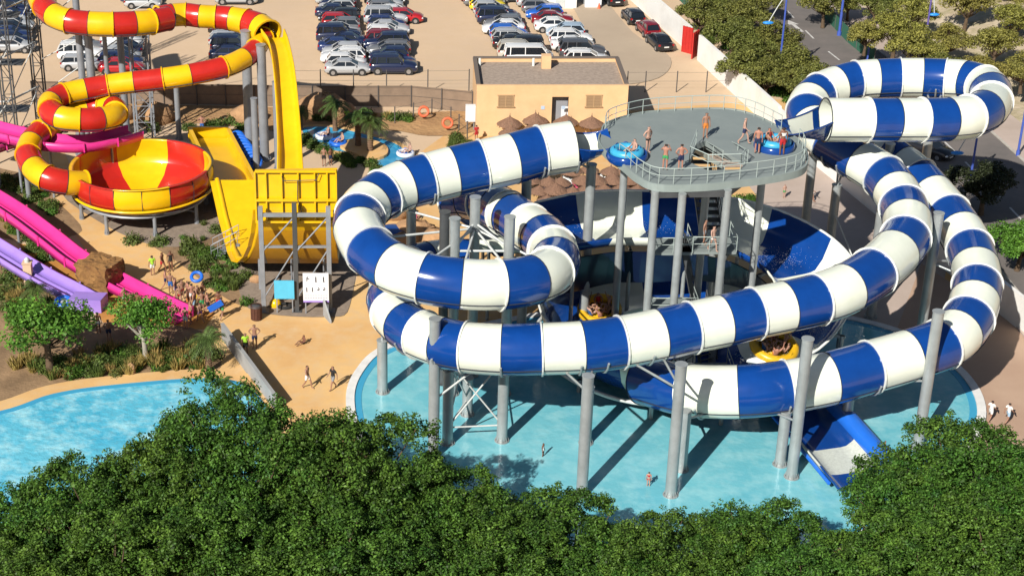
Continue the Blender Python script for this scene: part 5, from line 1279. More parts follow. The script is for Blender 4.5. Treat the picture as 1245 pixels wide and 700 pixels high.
# trees beyond the white wall and along the street
OP = [tree_proto('olive_tree', 2.9, 5.2, 1.6, 85, 0.58, 95, 0.23, 0.13, M_leafO, seed=s, lobes=4, tr=.2) for s in (21, 27)]
SPk = [(850, 30), (876, 22), (902, 34), (888, 58), (915, 66), (938, 62), (905, 98), (930, 104), (960, 98), (985, 118), (860, 2), (890, -8), (922, 10)]
nm = ['farthest along the white wall', 'behind the red gate', 'beside the blue lamp head', 'close above the wall past the red gate', 'shading the parked trunks by the wall', 'next to the blue post', 'lowest by the wall corner', 'leaning over the wall near the banner', 'behind the white banner', 'beside the high tube loop', 'at the photo top over the wall', 'at the photo top nearest the street', 'between the street and the photo top']
for (x, y), l in zip(SPk, nm):
    place_tree(OP[random.randrange(2)], usedT, P(x, y+18), random.uniform(.72, 1.0), 'olive green tree '+l, 'trees between wall and street')
SPr = [(1000, 18, 'dense one at the far end of the street', None), (1030, 10, 'casting shade on the street beside the blue post', None), (1062, 16, 'next along from the blue post', None), (1050, 52, 'overhanging the green fence', M_leafY), (1085, 56, 'beside the curved lamp arm', M_leafY), (1110, 76, 'behind the crest of the high loop', M_leafY), (1108, 28, 'on the slope above the curved lamp', M_leafY), (1150, 60, 'on the pale slope beside the purple post', M_leafY), (1172, 22, 'high on the pale slope', M_leafY), (1205, 70, 'on the slope above the loop end', M_leafY), (1228, 40, 'at the photo edge on the pale slope', M_leafY), (1240, 98, 'at the photo edge above the street', M_leafY), (1190, 100, 'just behind the loop end', M_leafY), (1140, 100, 'low on the slope behind the loop', M_leafO), (1232, 5, 'in the top corner of the slope', M_leafY), (1075, -2, 'at the photo top above the street', None)]
for x, y, l, m in SPr:
    place_tree(OP[random.randrange(2)], usedT, P(x, y+16, 1.5 if m is M_leafY else 0.1), random.uniform(.65, .95), ('yellowish' if m is M_leafY else 'olive green')+' tree '+l, 'trees beyond the street', lm=m)
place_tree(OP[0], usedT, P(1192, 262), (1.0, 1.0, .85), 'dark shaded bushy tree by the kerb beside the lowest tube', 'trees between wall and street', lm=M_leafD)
place_tree(OP[1], usedT, P(1236, 330), (.85, .85, .8), 'yellow green tree at the photo edge above the white wall end', 'trees between wall and street', lm=M_leafB)
# two bright park trees
PT = [tree_proto('park_tree', 2.7, 5.8, 2.3, 85, 0.62, 62, 0.22, 0.14, M_leafB, seed=s, lobes=5, tr=.2, bark=b) for s, b in ((31, M_bark), (36, M_barkw))]
place_tree(PT[0], usedT, P(62, 455), (1.22, 1.22, .95), 'wide bright green tree with a dark forked trunk by the wave pool', 'park trees')
place_tree(PT[1], usedT, P(178, 440), (.86, .86, .86), 'smaller bright green tree with a pale trunk by the wave pool', 'park trees')
# ------------------------------------------------------------------ shrubs, grasses, palms
def shrub_proto(name, R0, H, n, L, W, lm, up=0.3):
    d = RNG.normal(size=(n, 3)); d /= np.linalg.norm(d, axis=1, keepdims=True); d[:, 2] = np.abs(d[:, 2])
    rr = RNG.uniform(.35, 1.0, (n, 1)); c = d*rr*np.array([R0, R0, H]); c[:, :2] += RNG.normal(size=(n, 2))*R0*.15
    nn = d+RNG.normal(size=(n, 3))*.6+np.array([0, 0, up])
    o = link_mesh(name, leaves_mesh(name, c, nn, L, W, [lm])); return o
def tuft_proto(name, R0, H, n, lm):
    mb = MB()
    for k in range(n):
        a = random.uniform(0, 6.28); r = random.random()**.6*R0*.5; b = Vector((r*math.cos(a), r*math.sin(a), 0)); ln = Vector((math.cos(a)*random.uniform(.1, .7)*R0, math.sin(a)*random.uniform(.1, .7)*R0, H*random.uniform(.6, 1)))
        s = Vector((-math.sin(a), math.cos(a), 0))*.03; mb.add([b-s, b+s, b+ln*.6+s*.8, b+ln+Vector((0, 0, -.1*H)), b+ln*.6-s*.8], [(0, 1, 2, 3, 4)])
    me = mb.mesh(name, [lm]); return link_mesh(name, me)
SH = [shrub_proto('shrub', .75, .85, 420, .2, .1, M_shrub), shrub_proto('shrub', .6, .7, 320, .18, .09, M_leafA)]
TU = [tuft_proto('grass_tuft', .6, .95, 90, M_strw), tuft_proto('grass_tuft', .5, .8, 80, M_shrub)]
uS = set()
def scatter(protos, n, poly, label, cat, group, smin=.7, smax=1.3, kindw=None):
    """each plant an object of its own"""
    xs = [p[0] for p in poly]; ys = [p[1] for p in poly]; k = 0
    def inside(x, y):
        c = False; j = len(poly)-1
        for i in range(len(poly)):
            if (poly[i][1] > y) != (poly[j][1] > y) and x < (poly[j][0]-poly[i][0])*(y-poly[i][1])/(poly[j][1]-poly[i][1])+poly[i][0]: c = not c
            j = i
        return c
    while k < n:
        x, y = random.uniform(min(xs), max(xs)), random.uniform(min(ys), max(ys))
        if not inside(x, y): continue
        pr = random.choice(protos); o = pr if pr.name not in uS else dup(pr); uS.add(pr.name)
        s = random.uniform(smin, smax); o.location = P(x, y); o.rotation_euler = (0, 0, random.uniform(0, 6.28)); o.scale = (s, s, s*random.uniform(.8, 1.2)); tag(o, label, cat, group); k += 1
bed1 = [(0, 445), (60, 462), (130, 458), (240, 452), (262, 440), (255, 425), (200, 425), (130, 430), (60, 440)]
scatter(SH+TU+TU, 115, bed1, 'low green and straw coloured plants in the bed along the wave pool', 'shrub', 'plants along the wave pool', .7, 1.25)
scatter(TU+SH[:1], 60, [(0, 330), (30, 340), (80, 385), (95, 400), (40, 395), (0, 390)], 'straw and green plants in the bed beside the purple slide', 'shrub', 'plants beside the purple slide', .7, 1.3)
scatter(SH+TU[1:], 46, [(145, 292), (180, 296), (250, 268), (300, 320), (300, 372), (255, 350), (230, 322)], 'green plants on the earth slope before the yellow half-pipe', 'shrub', 'plants on the earth slope', .6, 1.1)
scatter(SH+TU[:1], 34, [(0, 252), (45, 290), (62, 315), (50, 320), (20, 292), (0, 275)], 'green plants between the pink and purple slides', 'shrub', 'plants between the body slides', .6, 1.1)
scatter(SH, 26, [(0, 215), (45, 225), (75, 262), (65, 262), (0, 232)], 'green plants between the pink slide and the tan path', 'shrub', 'plants above the pink slide', .7, 1.1)
scatter(SH, 44, [(365, 165), (378, 170), (400, 184), (430, 192), (452, 200), (462, 212), (440, 208), (400, 192), (366, 180)], 'green shrubs along the near bank of the blue river', 'shrub', 'shrubs on the river bank', .6, 1.0)
scatter(SH+TU[:1], 30, [(372, 150), (420, 146), (500, 150), (500, 145), (420, 138), (370, 145)], 'green shrubs below the brown mesh fence', 'shrub', 'shrubs below the mesh fence', .6, 1.0)
scatter(SH, 26, [(60, 142), (130, 150), (240, 150), (300, 150), (300, 158), (150, 162), (60, 160)], 'green shrubs behind the red and yellow slides', 'shrub', 'shrubs behind the bowl', .7, 1.3)
scatter(TU[1:]+SH[:1], 16, [(530, 178), (552, 166), (575, 172), (566, 182)], 'grassy plants beside the corner of the tan building', 'shrub', 'plants at the building corner', .6, .9)
scatter(SH[1:], 5, [(893, 243), (918, 243), (918, 252), (893, 252)], 'pale green plants in the shade behind the tower', 'shrub', 'plants behind the tower', .8, 1.1)
scatter(SH, 60, [(845, 40), (960, 130), (985, 128), (930, 60), (880, 10)], 'olive undergrowth below the trees along the white wall', 'shrub', 'undergrowth by the white wall', .8, 1.6)
def palm_proto(H, nf, Lf):
    root = thing('palm_tree', 'palm', 'palm'); mb = MB()
    mb.tube([(0, 0, 0), (.03, 0, H*.3), (.06, .02, H*.7), (.05, .02, H)], [.24, .18, .17, .2], n=9)
    for k in range(int(H*6)): mb.lathe((.04, .01, k/6+.05), [(.19, 0), (.24, .1), (.17, .12)], 8)
    mb.build('trunk', mat('palm_bark', (.20, .12, .07), .95, (5, .4)), root)
    fb = MB()
    for k in range(nf):
        a = 2*math.pi*k/nf*1.618*2; el = R(random.uniform(-12, 62)); pts = []
        for j in range(7):
            t = j/6; r = Lf*t; pts.append(Vector((math.cos(a)*r*math.cos(el), math.sin(a)*r*math.cos(el), H+r*math.sin(el)-Lf*.55*t*t)))
        fb.tube(pts, [.03, .025, .02, .018, .014, .01, .006], n=4)
        for j in range(1, 7):
            for s in (-1, 1):
                for q in (0, .5):
                    p = pts[j-1].lerp(pts[j], q); d = (pts[j]-pts[j-1]).normalized(); sd = Vector((-math.sin(a), math.cos(a), 0))*s; e = p+sd*Lf*.30*(1-.09*j)+d*Lf*.14-Vector((0, 0, Lf*.08))
                    fb.add([p, p.lerp(e, .4)+d*.05, e, p.lerp(e, .4)-d*.05], [(0, 1, 2, 3)])
    fb.build('crown', M_palmL, root)
    return root
pp0 = palm_proto(2.6, 22, 1.5)
pl = [((254, 452), 1.0, 'palm with a shaggy trunk beside the smaller bright green tree'), ((273, 490), .62, 'low palm at the corner of the wave pool'), ((47, 382), .85, 'thin palm in the bed beside the purple slide'), ((435, 181), 1.25, 'tall palm on the river island'), ((450, 187), 1.2, 'palm with a pale trunk at the near tip of the river island'), ((408, 160), 1.05, 'palm on the far bank of the blue river'), ((366, 160), .75, 'small palm tucked beside the yellow drop')]
for i, (p, s, l) in enumerate(pl):
    o = pp0 if i == 0 else dup(pp0); o.location = P(*p); o.scale = (s, s, s); o.rotation_euler = (0, 0, random.uniform(0, 6)); tag(o, l, 'palm', 'palms')
# ------------------------------------------------------------------ building, walls, fences
M_tanw = mat('tan_render', (0.74, 0.48, 0.26), 0.9, (0.6, 0), col2=(0.67, 0.42, 0.22), bump=(8, .15, .02))
M_roof = mat('roof_gravel', (0.40, 0.315, 0.25), 0.95, (3, .3), bump=(15, .6, .04))
M_rs = 0; M_edge = mat('dark_coping', (0.15, 0.12, 0.10), .8); M_doorw = mat('white_door', (.72, .73, .75), .5); M_doorg = mat('grey_recess', (.28, .28, .30), .7); M_slat = mat('tan_louvre', (.42, .27, .14), .8)
bl = P(578, 162); br = P(760, 164); bw_ = br.x-bl.x; y0 = (bl.y+br.y)/2-.5; hB = PY(578, 104, y0).z; dep = 7.2
bt = thing('service_building', 'flat-roofed tan building with two louvred windows and a white door', 'building', (bl.x, y0, 0))
mb = MB(); xa, xb = bl.x, br.x; t = .28
dx0, dx1 = xa+bw_*(91/182), xa+bw_*(111/182); dzt = PY(670, 118, y0).z
mb.box(((xa+dx0)/2, y0+t/2, hB/2), (dx0-xa, t, hB)); mb.box(((dx1+xb)/2, y0+t/2, hB/2), (xb-dx1, t, hB)); mb.box(((dx0+dx1)/2, y0+t/2, (dzt+hB)/2), (dx1-dx0, t, hB-dzt))
mb.box((xa+t/2, y0+t+dep/2, hB/2), (t, dep, hB)); mb.box((xb-t/2, y0+t+dep/2, hB/2), (t, dep, hB)); mb.box(((xa+xb)/2, y0+t+dep+t/2, hB/2), (bw_, t, hB))
mb.build('wall', M_tanw, bt)
mb = MB(); mb.box(((xa+xb)/2, y0+t+dep/2, hB-.45), (bw_-2*t, dep, .2)); rf = mb.build('roof', M_roof, bt)
mb = MB()
mb.box(((xa+xb)/2, y0+t+dep+t/2, hB+.05), (bw_, t+.1, .1)); mb.box((xa+t/2, y0+t+dep/2, hB+.05), (t+.1, dep, .1)); mb.box((xb-t/2, y0+t+dep/2, hB+.05), (t+.1, dep, .1))
mb.build('coping', M_edge, rf)
cx = PY(664, 90, y0+5.4).x; mb = MB(); mb.box((cx, y0+5.9, hB+.2), (.85, .8, 1.3)); mb.build('chimney', M_tanw, rf)
for px in (648, 583):
    q = PY(px, 88, y0+6.6); mb = MB(); mb.cyl((q.x, y0+6.4, hB-.35), (q.x, y0+6.4, hB+.35), .12); mb.build('vent_pipe', M_lip, rf)
mb = MB(); mb.box(((dx0+dx1)/2, y0+.75, dzt/2), (dx1-dx0, .08, dzt)); mb.build('door_recess', M_doorg, bt)
mb = MB(); mb.box((dx1-.28, y0+.5, dzt*.36), (.62, .06, dzt*.7)); d_ = mb.build('door', M_doorw, bt)
mb = MB(); mb.box((dx1-.52, y0+.44, 1.0), (.05, .06, .14)); mb.build('handle', M_dsteel, d_)
for px in (615, 722):
    q = PY(px, 123, y0); mb = MB(); w, h = 1.3, 1.0
    mb.box((q.x, y0-.03, q.z+h/2+.04), (w+.2, .1, .08)); mb.box((q.x, y0-.05, q.z-h/2-.04), (w+.3, .16, .08))
    for s in (-1, 0, 1): mb.box((q.x+s*w/2, y0-.035, q.z), (.09, .08, h))
    wn_ = mb.build('window', M_slat, bt); mb = MB(); mb.box((q.x, y0-.008, q.z), (w, .02, h))
    for k in range(7): mb.box((q.x, y0-.035, q.z-h/2+(k+.5)*h/7), (w-.1, .04, h/7*.55))
    mb.build('louvre', mat('louvre_tan', (.34, .22, .12), .8), wn_)
for px in (660, 685):
    q = PY(px, 131, y0); mb = MB(); mb.box((q.x, y0-.02, q.z), (.32, .03, .32)); mb.build('door_sign', mat('pale_blue_sign', (.45, .55, .68), .5), bt)
# boxes beside it
c = P(572, 158); t = thing('electric_cabinet', 'white wall cabinet on a post at the corner of the tan building', 'cabinet', c)
mb = MB(); mb.box(c+Vector((0, 0, 1.6)), (.95, .5, 1.5)); mb.box(c+Vector((0, -.27, 1.6)), (.8, .04, 1.3)); mb.build('case', M_doorw, t); mb = MB(); mb.cyl(c+Vector((-.3, 0, 0)), c+Vector((-.3, 0, .9)), .06); mb.cyl(c+Vector((.3, 0, 0)), c+Vector((.3, 0, .9)), .06); mb.build('leg', M_gsteel, t)
M_wood = mat('brown_bin', (.10, .035, .02), .8, (6, .3))
def bin_(px, label, s=1.0):
    c = P(*px); t = thing('litter_bin', label, 'bin', c, group='brown litter bins'); mb = MB()
    for k in range(12):
        a = k*math.pi/6; mb.box(c+Vector((math.cos(a)*.32*s, math.sin(a)*.32*s, .5*s)), (.05, .16*s, .9*s), rz=a)
    mb.build('slatted_side', M_wood, t); mb = MB(); mb.lathe(c, [(.01, .94*s), (.36*s, .92*s), (.36*s, .86*s), (.2*s, .8*s)], 16); mb.build('lid', M_dsteel, t)
bin_((312, 388), 'brown slatted bin standing alone on the tan terrace', 1.15); bin_((583, 160), 'brown slatted bin at the corner of the tan building')
# white wall, gate
def wall_run(mb, a, b, h, t, z0=0):
    a, b = Vector((a.x, a.y, 0)), Vector((b.x, b.y, 0)); d = b-a; mb.box((a+b)/2+Vector((0, 0, z0+h/2)), (d.length, t, h), rz=math.atan2(d.y, d.x))
ww = [P(745, -20), P(838, 63)]; ww2 = [P(849, 73), P(945, 163), P(1230, 392), P(1330, 470)]
t = thing('boundary_wall', 'long white rendered wall between the car park and the trees', 'wall', P(850, 75))
mb = MB(); wall_run(mb, *ww, 2.6, .3); wall_run(mb, ww2[0], ww2[1], 2.6, .3); wall_run(mb, ww2[1], ww2[2], 2.4, .3); wall_run(mb, ww2[2], ww2[3], 2.4, .3); mb.build('wall', M_white, t)
t = thing('red_gate', 'red metal double gate standing open in the white wall', 'gate', P(840, 66))
a, b = P(838, 64), P(849, 74); M_gate = mat('red_gate_paint', (.50, .025, .02), .5, (3, .15))
lf = P(831, 62); mb = MB(); q = P(829, 63); mb2 = [(P(829, 63), P(840, 66)), (P(841, 72), P(847, 68))]
for (p, q) in mb2:
    mb = MB(); wall_run(mb, p, q, 2.7, .08); d = (q-p)
    for k in range(4):
        r = p+d*(k/3); mb.box(r+Vector((0, 0, 1.35)), (.1, .14, 2.74), rz=math.atan2(d.y, d.x))
    mb.build('gate_leaf', M_gate, t)
# brown mesh fence with tall thin posts
M_mesh = mat('brown_shade_mesh', (0.26, 0.185, 0.13), .9, (1.2, .2)); M_post = mat('fence_post', (.10, .09, .085), .6)
def fence(name, label, px, h, step, mesh, parenth=1.0, ph=None):
    q = [P(*p) for p in px]; t = thing(name, label, 'fence', q[0]); pts = []
    for a, b in zip(q[:-1], q[1:]):
        n = max(1, round((b-a).length/step)); pts += [a.lerp(b, k/n) for k in range(n)]
    pts.append(q[-1])
    if mesh:
        mb = MB()
        for a, b in zip(pts[:-1], pts[1:]):
            d = b-a; mb.box((a+b)/2+Vector((0, 0, h/2+.05)), (d.length, .03, h), rz=math.atan2(d.y, d.x)); mb.bar(a+Vector((0, -.03, h+.05)), b+Vector((0, -.03, h+.05)), .03)
        mb.build('screen', mesh, t)
    for p in pts:
        mb = MB(); mb.cyl(p+Vector((0, -.08, 0)), p+Vector((0, -.08, ph or h+.1)), .055, n=6); mb.build('fence_post', M_post, t)
    mb = MB()
    for z in ((ph or h)*.98, (ph or h)*.55):
        for a, b in zip(pts[:-1], pts[1:]): mb.cyl(a+Vector((0, -.08, z)), b+Vector((0, -.08, z)), .012, n=4)
    mb.build('fence_wire', M_post, t)
fence('screen_fence', 'long brown mesh screen fence below the car park', [(40, 124), (240, 128), (380, 130), (500, 130), (574, 137)], 2.0, 3.0, M_mesh)
fence('wire_fence', 'thin open wire fence behind the brown mesh screen', [(350, 112), (470, 113), (570, 112)], 2.2, 3.4, None)
fence('wire_fence', 'thin open wire fence between the tan building and the white wall', [(762, 112), (784, 112), (822, 112), (858, 112), (893, 111)], 2.0, 3.4, None)
fence('wire_fence', 'thin wire fence running down past the orange life rings', [(480, 150), (525, 140), (548, 150), (568, 168)], 1.5, 2.2, None)
M_greenf = mat('green_fence_mesh', (.03, .13, .08), .8)
fence('green_fence', 'green mesh fence along the far pavement of the street', [(1000, 20), (1030, 52), (1062, 78)], 1.5, 2.5, M_greenf)
fence('green_fence', 'green mesh fence behind the wall at the photo top', [(822, -4), (836, 12)], 1.4, 2.0, M_greenf)
# grey parapets on the terrace
M_para = mat('grey_parapet', (.34, .345, .34), .7, (1, .15))
t = thing('parapet_wall', 'thin grey parapet wall running from the queue down to the foreground trees', 'wall', P(270, 395))
mb = MB(); wall_run(mb, P(271, 412), P(335, 500), 1.15, .16); mb.build('wall', M_para, t); mb = MB(); wall_run(mb, P(271, 412)+Vector((-.0, 0, 0)), P(335, 500), .08, .24, 1.16); mb.build('coping', M_para, t)
t = thing('parapet_wall', 'short grey fin wall at the corner of the gravel patch', 'wall', P(396, 385))
mb = MB(); a, b = P(393, 384), P(401, 393); d = b-a
mb.add([a, b, b+Vector((0, 0, .2)), a+Vector((0, 0, 1.3)), a+Vector((.12, 0, 0)), b+Vector((.12, 0, 0)), b+Vector((.12, 0, .2)), a+Vector((.12, 0, 1.3))], [(0, 1, 2, 3), (7, 6, 5, 4), (0, 3, 7, 4), (3, 2, 6, 7), (1, 5, 6, 2)]); mb.build('fin', M_para, t)
# boards under the yellow wall
def board(label, px0, px1, Y, m, name='sign_board'):
    a, b = PY(px0[0], px0[1], Y), PY(px1[0], px1[1], Y); t = thing(name, label, 'board', ((a.x+b.x)/2, Y, 0))
    mb = MB(); mb.box(((a.x+b.x)/2, Y, (a.z+b.z)/2), (b.x-a.x, .08, a.z-b.z)); mb.build('panel', m, t)
    mb = MB()
    for x in (a.x+.15, b.x-.15): mb.box((x, Y+.09, a.z*.5-.02), (.08, .08, a.z))
    mb.build('stand', M_gsteel, t); return t, a, b
board('plain cyan board under the yellow end wall', (333, 341), (358, 363), 106.6, mat('cyan_board', (.10, .50, .72), .5, (2, .1)))
t, a, b = board('white rules board with rows of dark pictograms under the yellow end wall', (368, 332), (400, 367), 106.5, mat('white_board', (.78, .78, .80), .5))
W_, Hh = b.x-a.x, a.z-b.z; pm = MB()
def picto(u, v, s, k):
    x = a.x+W_*u; z = a.z-Hh*v; y = 106.44
    pm.cyl((x, y, z+.17*s), (x, y-.012, z+.17*s), .055*s, n=8)
    if k == 0: pm.box((x, y, z), (.09*s, .02, .22*s)); pm.bar((x, y, z-.1*s), (x+.07*s, y, z-.26*s), .02, .05*s); pm.bar((x, y, z-.1*s), (x-.04*s, y, z-.26*s), .02, .05*s)
    elif k == 1: pm.box((x-.06*s, y, z), (.05*s, .02, .34*s)); pm.box((x+.04*s, y, z+.02), (.22*s, .02, .05*s))
    else: pm.bar((x-.12*s, y, z-.05*s), (x+.12*s, y, z+.05*s), .02, .07*s); pm.box((x, y, z-.1*s), (.2*s, .02, .03*s))
for u, k in ((.18, 1), (.5, 0), (.8, 0)): picto(u, .2, .85, k)
for u, k in ((.14, 0), (.36, 0), (.6, 2), (.82, 2)): picto(u, .55, .7, k)
pm.build('pictogram', mat('dark_print', (.06, .06, .08), .6), t)
tx = MB()
for r in range(2):
    for k in range(9): tx.box((a.x+W_*(.1+.1*k), 106.45, a.z-Hh*(.76+.08*r)), (W_*.07, .012, .05))
tx.build('small_print', mat('grey_print', (.35, .36, .40), .6), t)
mb = MB(); mb.box(((a.x+b.x)/2, 106.44, b.z+.06), (W_, .02, .12)); mb.build('purple_band', M_pur, t)
c = P(335, 372); mb = MB(); mb.lathe(c, [(.42, 0), (.45, .25), (.3, .5), (.12, .62), (.01, .64)], 12); mb.build('yellow_buoy', M_yel, None, 'small yellow buoy on the gravel under the cyan board', 'buoy', loc=c)
c = P(347, 374); mb = MB(); mb.tube([c+Vector((.45*math.cos(q), .35*math.sin(q), .15)) for q in np.linspace(0, 6.283, 14)], .13, n=8, cap=False); mb.build('tyre_ring', M_tyre, None, 'black rubber ring lying on the gravel under the cyan board', 'ring', loc=c)
# brown rock block and cream pillar by the pink slide
M_rock = mat('brown_rock', (.30, .155, .05), .95, (.9, 0), col2=(.17, .08, .025), bump=(2.5, 1.0, .2))
c = P(124, 350); bm = bmesh.new(); bmesh.ops.create_cube(bm, size=1); bmesh.ops.subdivide_edges(bm, edges=bm.edges, cuts=7, use_grid_fill=True)
for v in bm.verts:
    v.co.x *= 2.7; v.co.y *= 2.3; v.co.z = (v.co.z+.5)*2.2
    s = .12; v.co += Vector((random.uniform(-s, s), random.uniform(-s, s), random.uniform(-s, s)*(1 if v.co.z > .1 else 0)))
mb = MB(); bm.verts.index_update(); mb.add([c+Matrix.Rotation(R(-28), 3, 'Z') @ v.co for v in bm.verts], [tuple(v.index for v in f.verts) for f in bm.faces]); bm.free()
mb.build('rock_block', M_rock, None, 'square block of brown rough rock straddling the magenta slide', 'rock', loc=c)
c = P(36, 348); t = thing('lamp_pillar', 'cream square pillar with a small lamp on top beside the purple slide', 'pillar', c); mb = MB(); mb.box(c+Vector((0, 0, .95)), (.6, .6, 1.9)); mb.box(c+Vector((0, 0, 1.93)), (.7, .7, .08)); mb.build('pillar', mat('cream_render', (.66, .46, .30), .9, (2, .1)), t); mb = MB(); mb.lathe(c+Vector((0, 0, 1.97)), [(.2, 0), (.17, .12), (.22, .2), (.05, .35), (.01, .36)], 12); mb.build('lamp', M_pipe, t)
# rocks
M_rk = mat('orange_rock', (.48, .28, .14), .95, (.7, 0), col2=(.30, .165, .08), bump=(2, 1.0, .2))
def rock(px, r, label, z=0):
    c = P(*px, 0); mb = MB(); mb.ell(c+Vector((0, 0, r[2]*.4)), r, 12, 8, jit=.13); mb.build('rock', M_rk, None, label, 'rock', 'orange rocks', loc=c)
for px, r, l in (((392, 140), (2.6, 1.6, 1.5), 'broad orange rock below the mesh fence beside the yellow drop'), ((418, 146), (1.2, 1.0, 1.2), 'upright orange rock next to the lime-shirted person'), ((190, 148), (1.8, 1.2, 1.3), 'orange rock behind the lattice column'), ((300, 148), (1.6, 1.2, 1.2), 'orange rock beside the steel drop columns'), ((145, 145), (1.5, 1.1, 1.1), 'orange rock behind the double bend'),
                  ((505, 290), (1.8, 1.3, 1.1), 'orange rock inside the tube loop under the bathers'), ((488, 300), (.9, .8, .8), 'small pale rock beside the blue tank'), ((530, 300), (1.3, 1.2, 1.1), 'orange rock against the blue panel trough'), ((478, 262), (1.5, 1.2, .9), 'orange rock under the outer bend of the tube loop'), ((312, 342), (.55, .4, .35), 'pale small rock on the earth slope'), ((160, 455), (.3, .25, .6), 'small pale upright rock in the bed by the wave pool')):
    rock(px, r, l)
c = P(478, 292); mb = MB(); mb.lathe(c, [(1.1, 0), (1.1, .9), (.95, .95), (.01, .95)], 20); mb.build('water_tank', M_blue, None, 'round dark blue tank on the sand under the tube loop', 'tank', loc=c)
# handrail steps by the half-pipe
t = thing('metal_steps', 'grey metal steps with railings beside the yellow half-pipe', 'steps', P(275, 312)); mb = MB(); c = P(276, 312)
for k in range(6): mb.box(c+Vector((-.9+k*.35, 0, .15+.2*k)), (.36, 1.3, .06))
mb.build('tread', M_gsteel, t); mb = MB()
for s in (-.65, .65): railing(mb, [c+Vector((-1.1+.5*k, s, .2+.28*k)) for k in range(5)], post=1)
mb.build('railing', M_gsteel, t)
# ------------------------------------------------------------------ parasols and loungers
M_thatch = mat('thatch', (.27, .15, .095), .95, (5, .35), bump=(14, 1.0, .06)); M_pole = mat('parasol_pole', (.25, .17, .11), .9)
def parasol_proto():
    t = thing('thatched_parasol', 'p', 'parasol'); mb = MB(); n = 26
    pr = [(.06, 2.98), (.14, 2.78), (.75, 2.45), (1.30, 2.12), (1.52, 1.96)]
    vs = []
    for r, z in pr:
        for k in range(n):
            a = 2*math.pi*k/n; q = 1+(random.uniform(-.05, .05) if r > .5 else 0); vs.append((r*q*math.cos(a), r*q*math.sin(a), z+random.uniform(-.03, .03)))
    mb.add(vs, [(i*n+k, (i+1)*n+k, (i+1)*n+(k+1) % n, i*n+(k+1) % n) for i in range(4) for k in range(n)])
    for k in range(64):
        a = random.uniform(0, 6.28); d = Vector((math.cos(a), math.sin(a), 0)); s = Vector((-d.y, d.x, 0))*.06; p = d*1.46+Vector((0, 0, 2.0)); e = d*random.uniform(1.56, 1.72)+Vector((0, 0, random.uniform(1.72, 1.86)))
        mb.add([p-s, p+s, e], [(0, 1, 2), (2, 1, 0)])
    mb.build('canopy', M_thatch, t); mb = MB(); mb.cyl((0, 0, 0), (0, 0, 2.9), .06, n=7); mb.build('pole', M_pole, t)
    mb = MB(); mb.cyl((0, 0, 2.9), (0.02, 0, 3.25), .05, .03, n=6); mb.build('finial', M_pole, t); return t
pa = parasol_proto(); first = True
def put_par(px, label, s=1.0):
    global first
    o = pa if first else dup(pa); first = False
    o.location = P(*px); o.scale = (s, s, s*1.1); o.rotation_euler = (0, 0, random.uniform(0, 6)); tag(o, label, 'parasol', 'thatched parasols')
for i, (x, y) in enumerate([(619, 172), (621, 184), (618, 195), (650, 168), (652, 178), (687, 170), (718, 172)]):
    put_par((x, y), f'brown thatched parasol against the tan building, {ORD[i]} from the white cabinet', .74)
rowsP = [(236, [(645, 712, 5)], 'under the striped entry tube'), (252, [(640, 770, 6)], 'in the row behind the first'), (268, [(652, 790, 6)], 'in the row before the tower columns'), (284, [(662, 800, 6)], 'in the row above the flume wall')]
rn = ['farthest row', 'second row', 'third row', 'row nearest the flume wall']
k = 0
for ri, (y, spans, _) in enumerate([(226, [(655, 782, 7)], ''), (238, [(642, 790, 8)], ''), (251, [(652, 798, 8)], ''), (264, [(662, 800, 7)], '')]):
    for x0, x1, n in spans:
        for i in range(n):
            put_par((x0+(x1-x0)*i/(n-1)+random.uniform(-4, 4), y+random.uniform(-2, 2)), f'brown thatched parasol, {ORD[i]} from the tube loop in the {rn[ri]}', random.uniform(.54, .66))
M_lou = mat('lounger_frame', (.72, .72, .72), .6); M_pad = [mat('navy_pad', (.03, .05, .16), .8), mat('white_towel', (.75, .74, .72), .9), mat('pink_towel', (.55, .08, .14), .9), mat('orange_towel', (.62, .30, .05), .9)]
def lounger_proto():
    t = thing('sun_lounger', 'l', 'lounger'); mb = MB(); mb.box((0, 0, .32), (.62, 1.9, .06))
    for sx in (-.26, .26):
        for sy in (-.8, .8): mb.box((sx, sy, .15), (.05, .05, .3))
    mb.build('frame', M_lou, t); mb = MB(); mb.box((0, -.3, .39), (.58, 1.25, .07)); mb.bar((0, .3, .40), (0, .9, .78), .58, .07); mb.build('cushion', M_pad[0], t); return t
lo = lounger_proto(); fl_ = True
for i, (x, y, m) in enumerate([(663, 246, 0), (690, 232, 1), (700, 236, 2), (664, 258, 0), (716, 244, 3), (730, 228, 1), (738, 233, 1), (745, 246, 0), (757, 250, 1), (762, 240, 2), (676, 266, 1), (720, 262, 2), (744, 262, 1), (777, 266, 1), (786, 252, 0), (772, 236, 3)]):
    o = lo if fl_ else dup(lo); fl_ = False
    o.location = P(x, y+3); o.scale = (1.3, 1.3, 1.3); o.rotation_euler = (0, 0, random.uniform(-.5, .5)); tag(o, f'sun lounger with {["a navy pad", "a white towel", "a pink towel", "an orange towel"][m]} among the parasols, {ORD[i]} of the set', 'lounger', 'sun loungers among the parasols')
    for ch in KIDS[o.name]:
        if ch.name.startswith('cushion'): setmat(ch, 0, M_pad[m])
